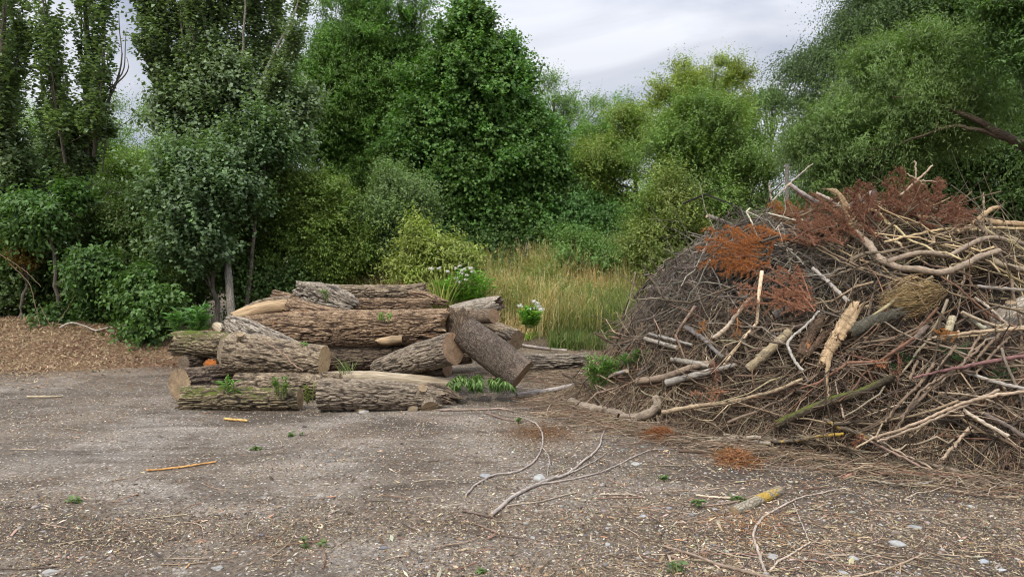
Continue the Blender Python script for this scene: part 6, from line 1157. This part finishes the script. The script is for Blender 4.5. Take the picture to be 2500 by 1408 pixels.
for a in [(2197, 540, 2172, 420), (2215, 520, 2195, 412), (2225, 530, 2250, 450), (2260, 530, 2290, 440), (2285, 540, 2296, 436), (2300, 540, 2348, 476), (2250, 520, 2226, 440), (2180, 530, 2160, 432), (2110, 530, 2120, 446), (2070, 520, 2102, 444), (2290, 550, 2350, 508), (2230, 550, 2330, 500), (2150, 540, 2060, 462), (2200, 540, 2275, 478), (2240, 540, 2210, 470), (2150, 560, 2190, 470), (2300, 545, 2380, 512), (2120, 550, 2160, 470), (2060, 560, 2090, 480)]:
    conifer([(a[0], a[1]), ((a[0] + a[2]) / 2 + 5, (a[1] + a[3]) / 2), (a[2], a[3])], RNG.uniform(30, 52), 0.022, RED, 'dead rust-red spruce spray on the crest of the heap', 'rust-red spruce sprays on the crest', Yo=7.0 + RNG.uniform(-0.35, 0.25), dense=1.25)
for a in [(2110, 590, 2020, 500), (2140, 580, 2080, 500), (1990, 600, 1930, 500), (2060, 560, 2130, 500), (2040, 560, 1945, 470), (2050, 530, 1980, 470), (1960, 540, 2050, 480), (1990, 570, 2060, 520), (2020, 590, 2070, 540), (1930, 590, 2010, 545), (2000, 560, 1900, 520), (2060, 600, 1990, 560)]:
    conifer([(a[0], a[1]), ((a[0] + a[2]) / 2, (a[1] + a[3]) / 2 - 4), (a[2], a[3])], 36, 0.02, RB, 'reddish brown dead spray left of the grey limb near the top', 'reddish brown sprays left of the top', lift=0.3, dense=1.3)
for a in [(1985, 750, 1830, 655), (1970, 735, 1860, 640), (1975, 730, 1905, 650), (1980, 735, 1945, 645), (1975, 755, 1800, 715), (1965, 760, 1790, 690), (1980, 760, 1880, 700), (1990, 760, 1930, 700), (1900, 740, 1780, 760)]:
    conifer([(a[0], a[1]), ((a[0] + a[2]) / 2, (a[1] + a[3]) / 2 - 8), (a[2], a[3])], 34, 0.02, (0.36, 0.17, 0.10), 'brown fan-like dead spray below the orange foliage on the left flank', 'brown sprays below the orange foliage', droop=0.25, lift=0.22, col2=(0.2, 0.085, 0.05))
for a in [(1880, 605, 1695, 605), (1870, 590, 1715, 560), (1860, 620, 1705, 650), (1845, 600, 1770, 550), (1870, 620, 1760, 672), (1905, 575, 1820, 552), (1895, 590, 1800, 625), (1860, 610, 1735, 622), (1880, 640, 1810, 670), (1910, 590, 1870, 560), (1830, 640, 1720, 640), (1800, 600, 1720, 585), (1850, 650, 1790, 640)]:
    conifer([(a[0], a[1]), ((a[0] + a[2]) / 2, (a[1] + a[3]) / 2 - 6), (a[2], a[3])], 40, 0.02, ORG, 'vivid orange-brown dead cypress spray on the upper left of heap', 'orange cypress sprays on the upper left', dense=1.25, droop=0.2, lift=0.22)
for a in [(1960, 530, 1875, 505), (1940, 540, 1885, 495), (1950, 545, 1890, 525), (1970, 520, 1920, 500)]:
    conifer([(a[0], a[1]), ((a[0] + a[2]) / 2, (a[1] + a[3]) / 2 - 3), (a[2], a[3])], 28, 0.018, AMB, 'small amber-orange dead spray above the orange cypress mass', 'amber sprays near the crest', dense=1.2, lift=0.16)
for a, c_, s_, lb in [((1742, 880, 1745, 935), RED, 12, 'narrow rust-red spray hanging over the smooth grey pole'), ((2192, 860, 2190, 925), RB, 12, 'narrow brown spray hanging beside green cypress'), ((2340, 812, 2285, 812), AMB, 16, 'orange spray under the level tan rod'), ((1780, 955, 1685, 962), PKB, 22, 'pinkish brown dead spray low on the left front'),
    ((2160, 900, 2140, 878), (0.4, 0.17, 0.08), 18, 'small rusty spray right of the cream plank'), ((1800, 775, 1795, 820), (0.4, 0.2, 0.09), 16, 'small tan spray hanging by the arched branch'), ((1720, 780, 1705, 815), AMB, 9, 'tiny orange sprig on the left flank'), ((2110, 1060, 2085, 1085), (0.3, 0.12, 0.07), 14, 'small dark rusty sprig over the front foot')]:
    conifer([(a[0], a[1]), ((a[0] + a[2]) / 2 + 3, (a[1] + a[3]) / 2), (a[2], a[3])], s_, 0.018, c_, lb, None, droop=0.2, lift=0.14)
for a, lb in [((2240, 870, 2180, 895), 'dark green cypress spray left of the sawn stems'), ((2330, 850, 2390, 870), 'dark green cypress spray right of the sawn stems'), ((2290, 850, 2340, 880), 'dark green cypress spray between the sawn stems'), ((2480, 900, 2420, 925), 'dark green spray below the maroon rod at the right')]:
    conifer([(a[0], a[1]), ((a[0] + a[2]) / 2, (a[1] + a[3]) / 2), (a[2], a[3])], 30, 0.018, (0.045, 0.085, 0.03), lb, 'green cypress sprays in the lower right', lift=0.06)
# needle litter and rusty tufts on the yard
def litter(cx_, cy_, wx, wy, n, cols, name, label, cat, hgt=0.02, L=0.03):
    p = P(cx_, cy_, 1.6 * FPX / (cy_ - HOR)); W = wx * p[1] / FPX; D_ = abs(1.6 * FPX / (cy_ - wy - HOR) - p[1]); x = p[0] + RNG.normal(0, W * 0.45, n); y = p[1] + RNG.normal(0, D_ * 0.45, n); q = np.exp(-((x - p[0]) / W) ** 2 - ((y - p[1]) / D_) ** 2)
    z = ground_z(x, y) + RNG.uniform(0.002, 1, n) * hgt * q + 0.003; m = MB(); leaf_quads(m, np.stack([x, y, z], -1), RNG.normal(0, 1, (n, 3)) * [1, 1, 0.3], rnd_unit(n) + [0, 0, 1.2], L * RNG.uniform(0.5, 1.3, n), 0.004, pick(cols, n)); o = m.build(name, M_NEEDLE); tag(o, label, cat, kind='stuff')
litter(1320, 1060, 110, 26, 5200, [(0.22, 0.12, 0.06), (0.32, 0.18, 0.09), (0.14, 0.085, 0.055)], 'needle_litter', 'patch of brown needles on the gravel in the middle of yard', 'needle litter', 0.01, 0.02)
litter(1612, 1071, 48, 12, 5200, [(0.36, 0.15, 0.06), (0.26, 0.11, 0.05)], 'needle_litter', 'small rust-brown mound of needles in front of the heap', 'needle litter', 0.09, 0.025)
litter(1797, 1130, 55, 20, 2400, [(0.46, 0.24, 0.12), (0.36, 0.18, 0.09)], 'needle_litter', 'dry orange-beige needle tuft at the front foot of heap', 'needle litter', 0.08, 0.05)
litter(1840, 1290, 130, 60, 520, [(0.45, 0.22, 0.10), (0.36, 0.2, 0.11), (0.5, 0.3, 0.14)], 'leaf_litter', 'scattered orange-brown leaf and bark flakes around the lichened log', 'leaf litter', 0.01, 0.04)
# broom-like bundle
t_ = thing('twig_bundle', 'broom-like bundle of fine straw-coloured twigs in the right middle of heap', 'twig bundle'); m = MB(); n = 420; Yb = hit(2215, 715)[1] - 0.15
rt = P(2300, 712, Yb); u = RNG.uniform(-1, 1, n); v = RNG.uniform(0, 1, n) ** 0.5; ex = P(2145, 735, Yb) - rt; upv = np.array([0, 0, 1.0])
tt = np.linspace(0, 1, 9); Ls = RNG.uniform(0.45, 1.0, n); w_ = 0.17 * np.sin(np.clip(tt * 2.6, 0, 2.75)); st_ = RNG.uniform(0, 0.3, n)[:, None]
Q = rt + ex * (st_ + tt[None] * Ls[:, None] * (1 - st_))[..., None] + upv * (u[:, None] * v[:, None] * w_[None])[..., None] + np.array([0, -0.16, 0]) * (np.sqrt(np.clip(1 - (u * v) ** 2, 0, 1))[:, None] * w_[None] * 4)[..., None] + RNG.normal(0, 0.006, (n, 9, 3)) + rnd_unit(n)[:, None] * 0.05
tubes(Q, np.full((n, 1), 0.0022) * np.linspace(1, 0.6, 9), 4, m, pick([(0.32, 0.22, 0.10), (0.20, 0.14, 0.07), (0.42, 0.31, 0.15)], n)); m.build('twigs', M_TWIG, t_)
settle(t_, rt)
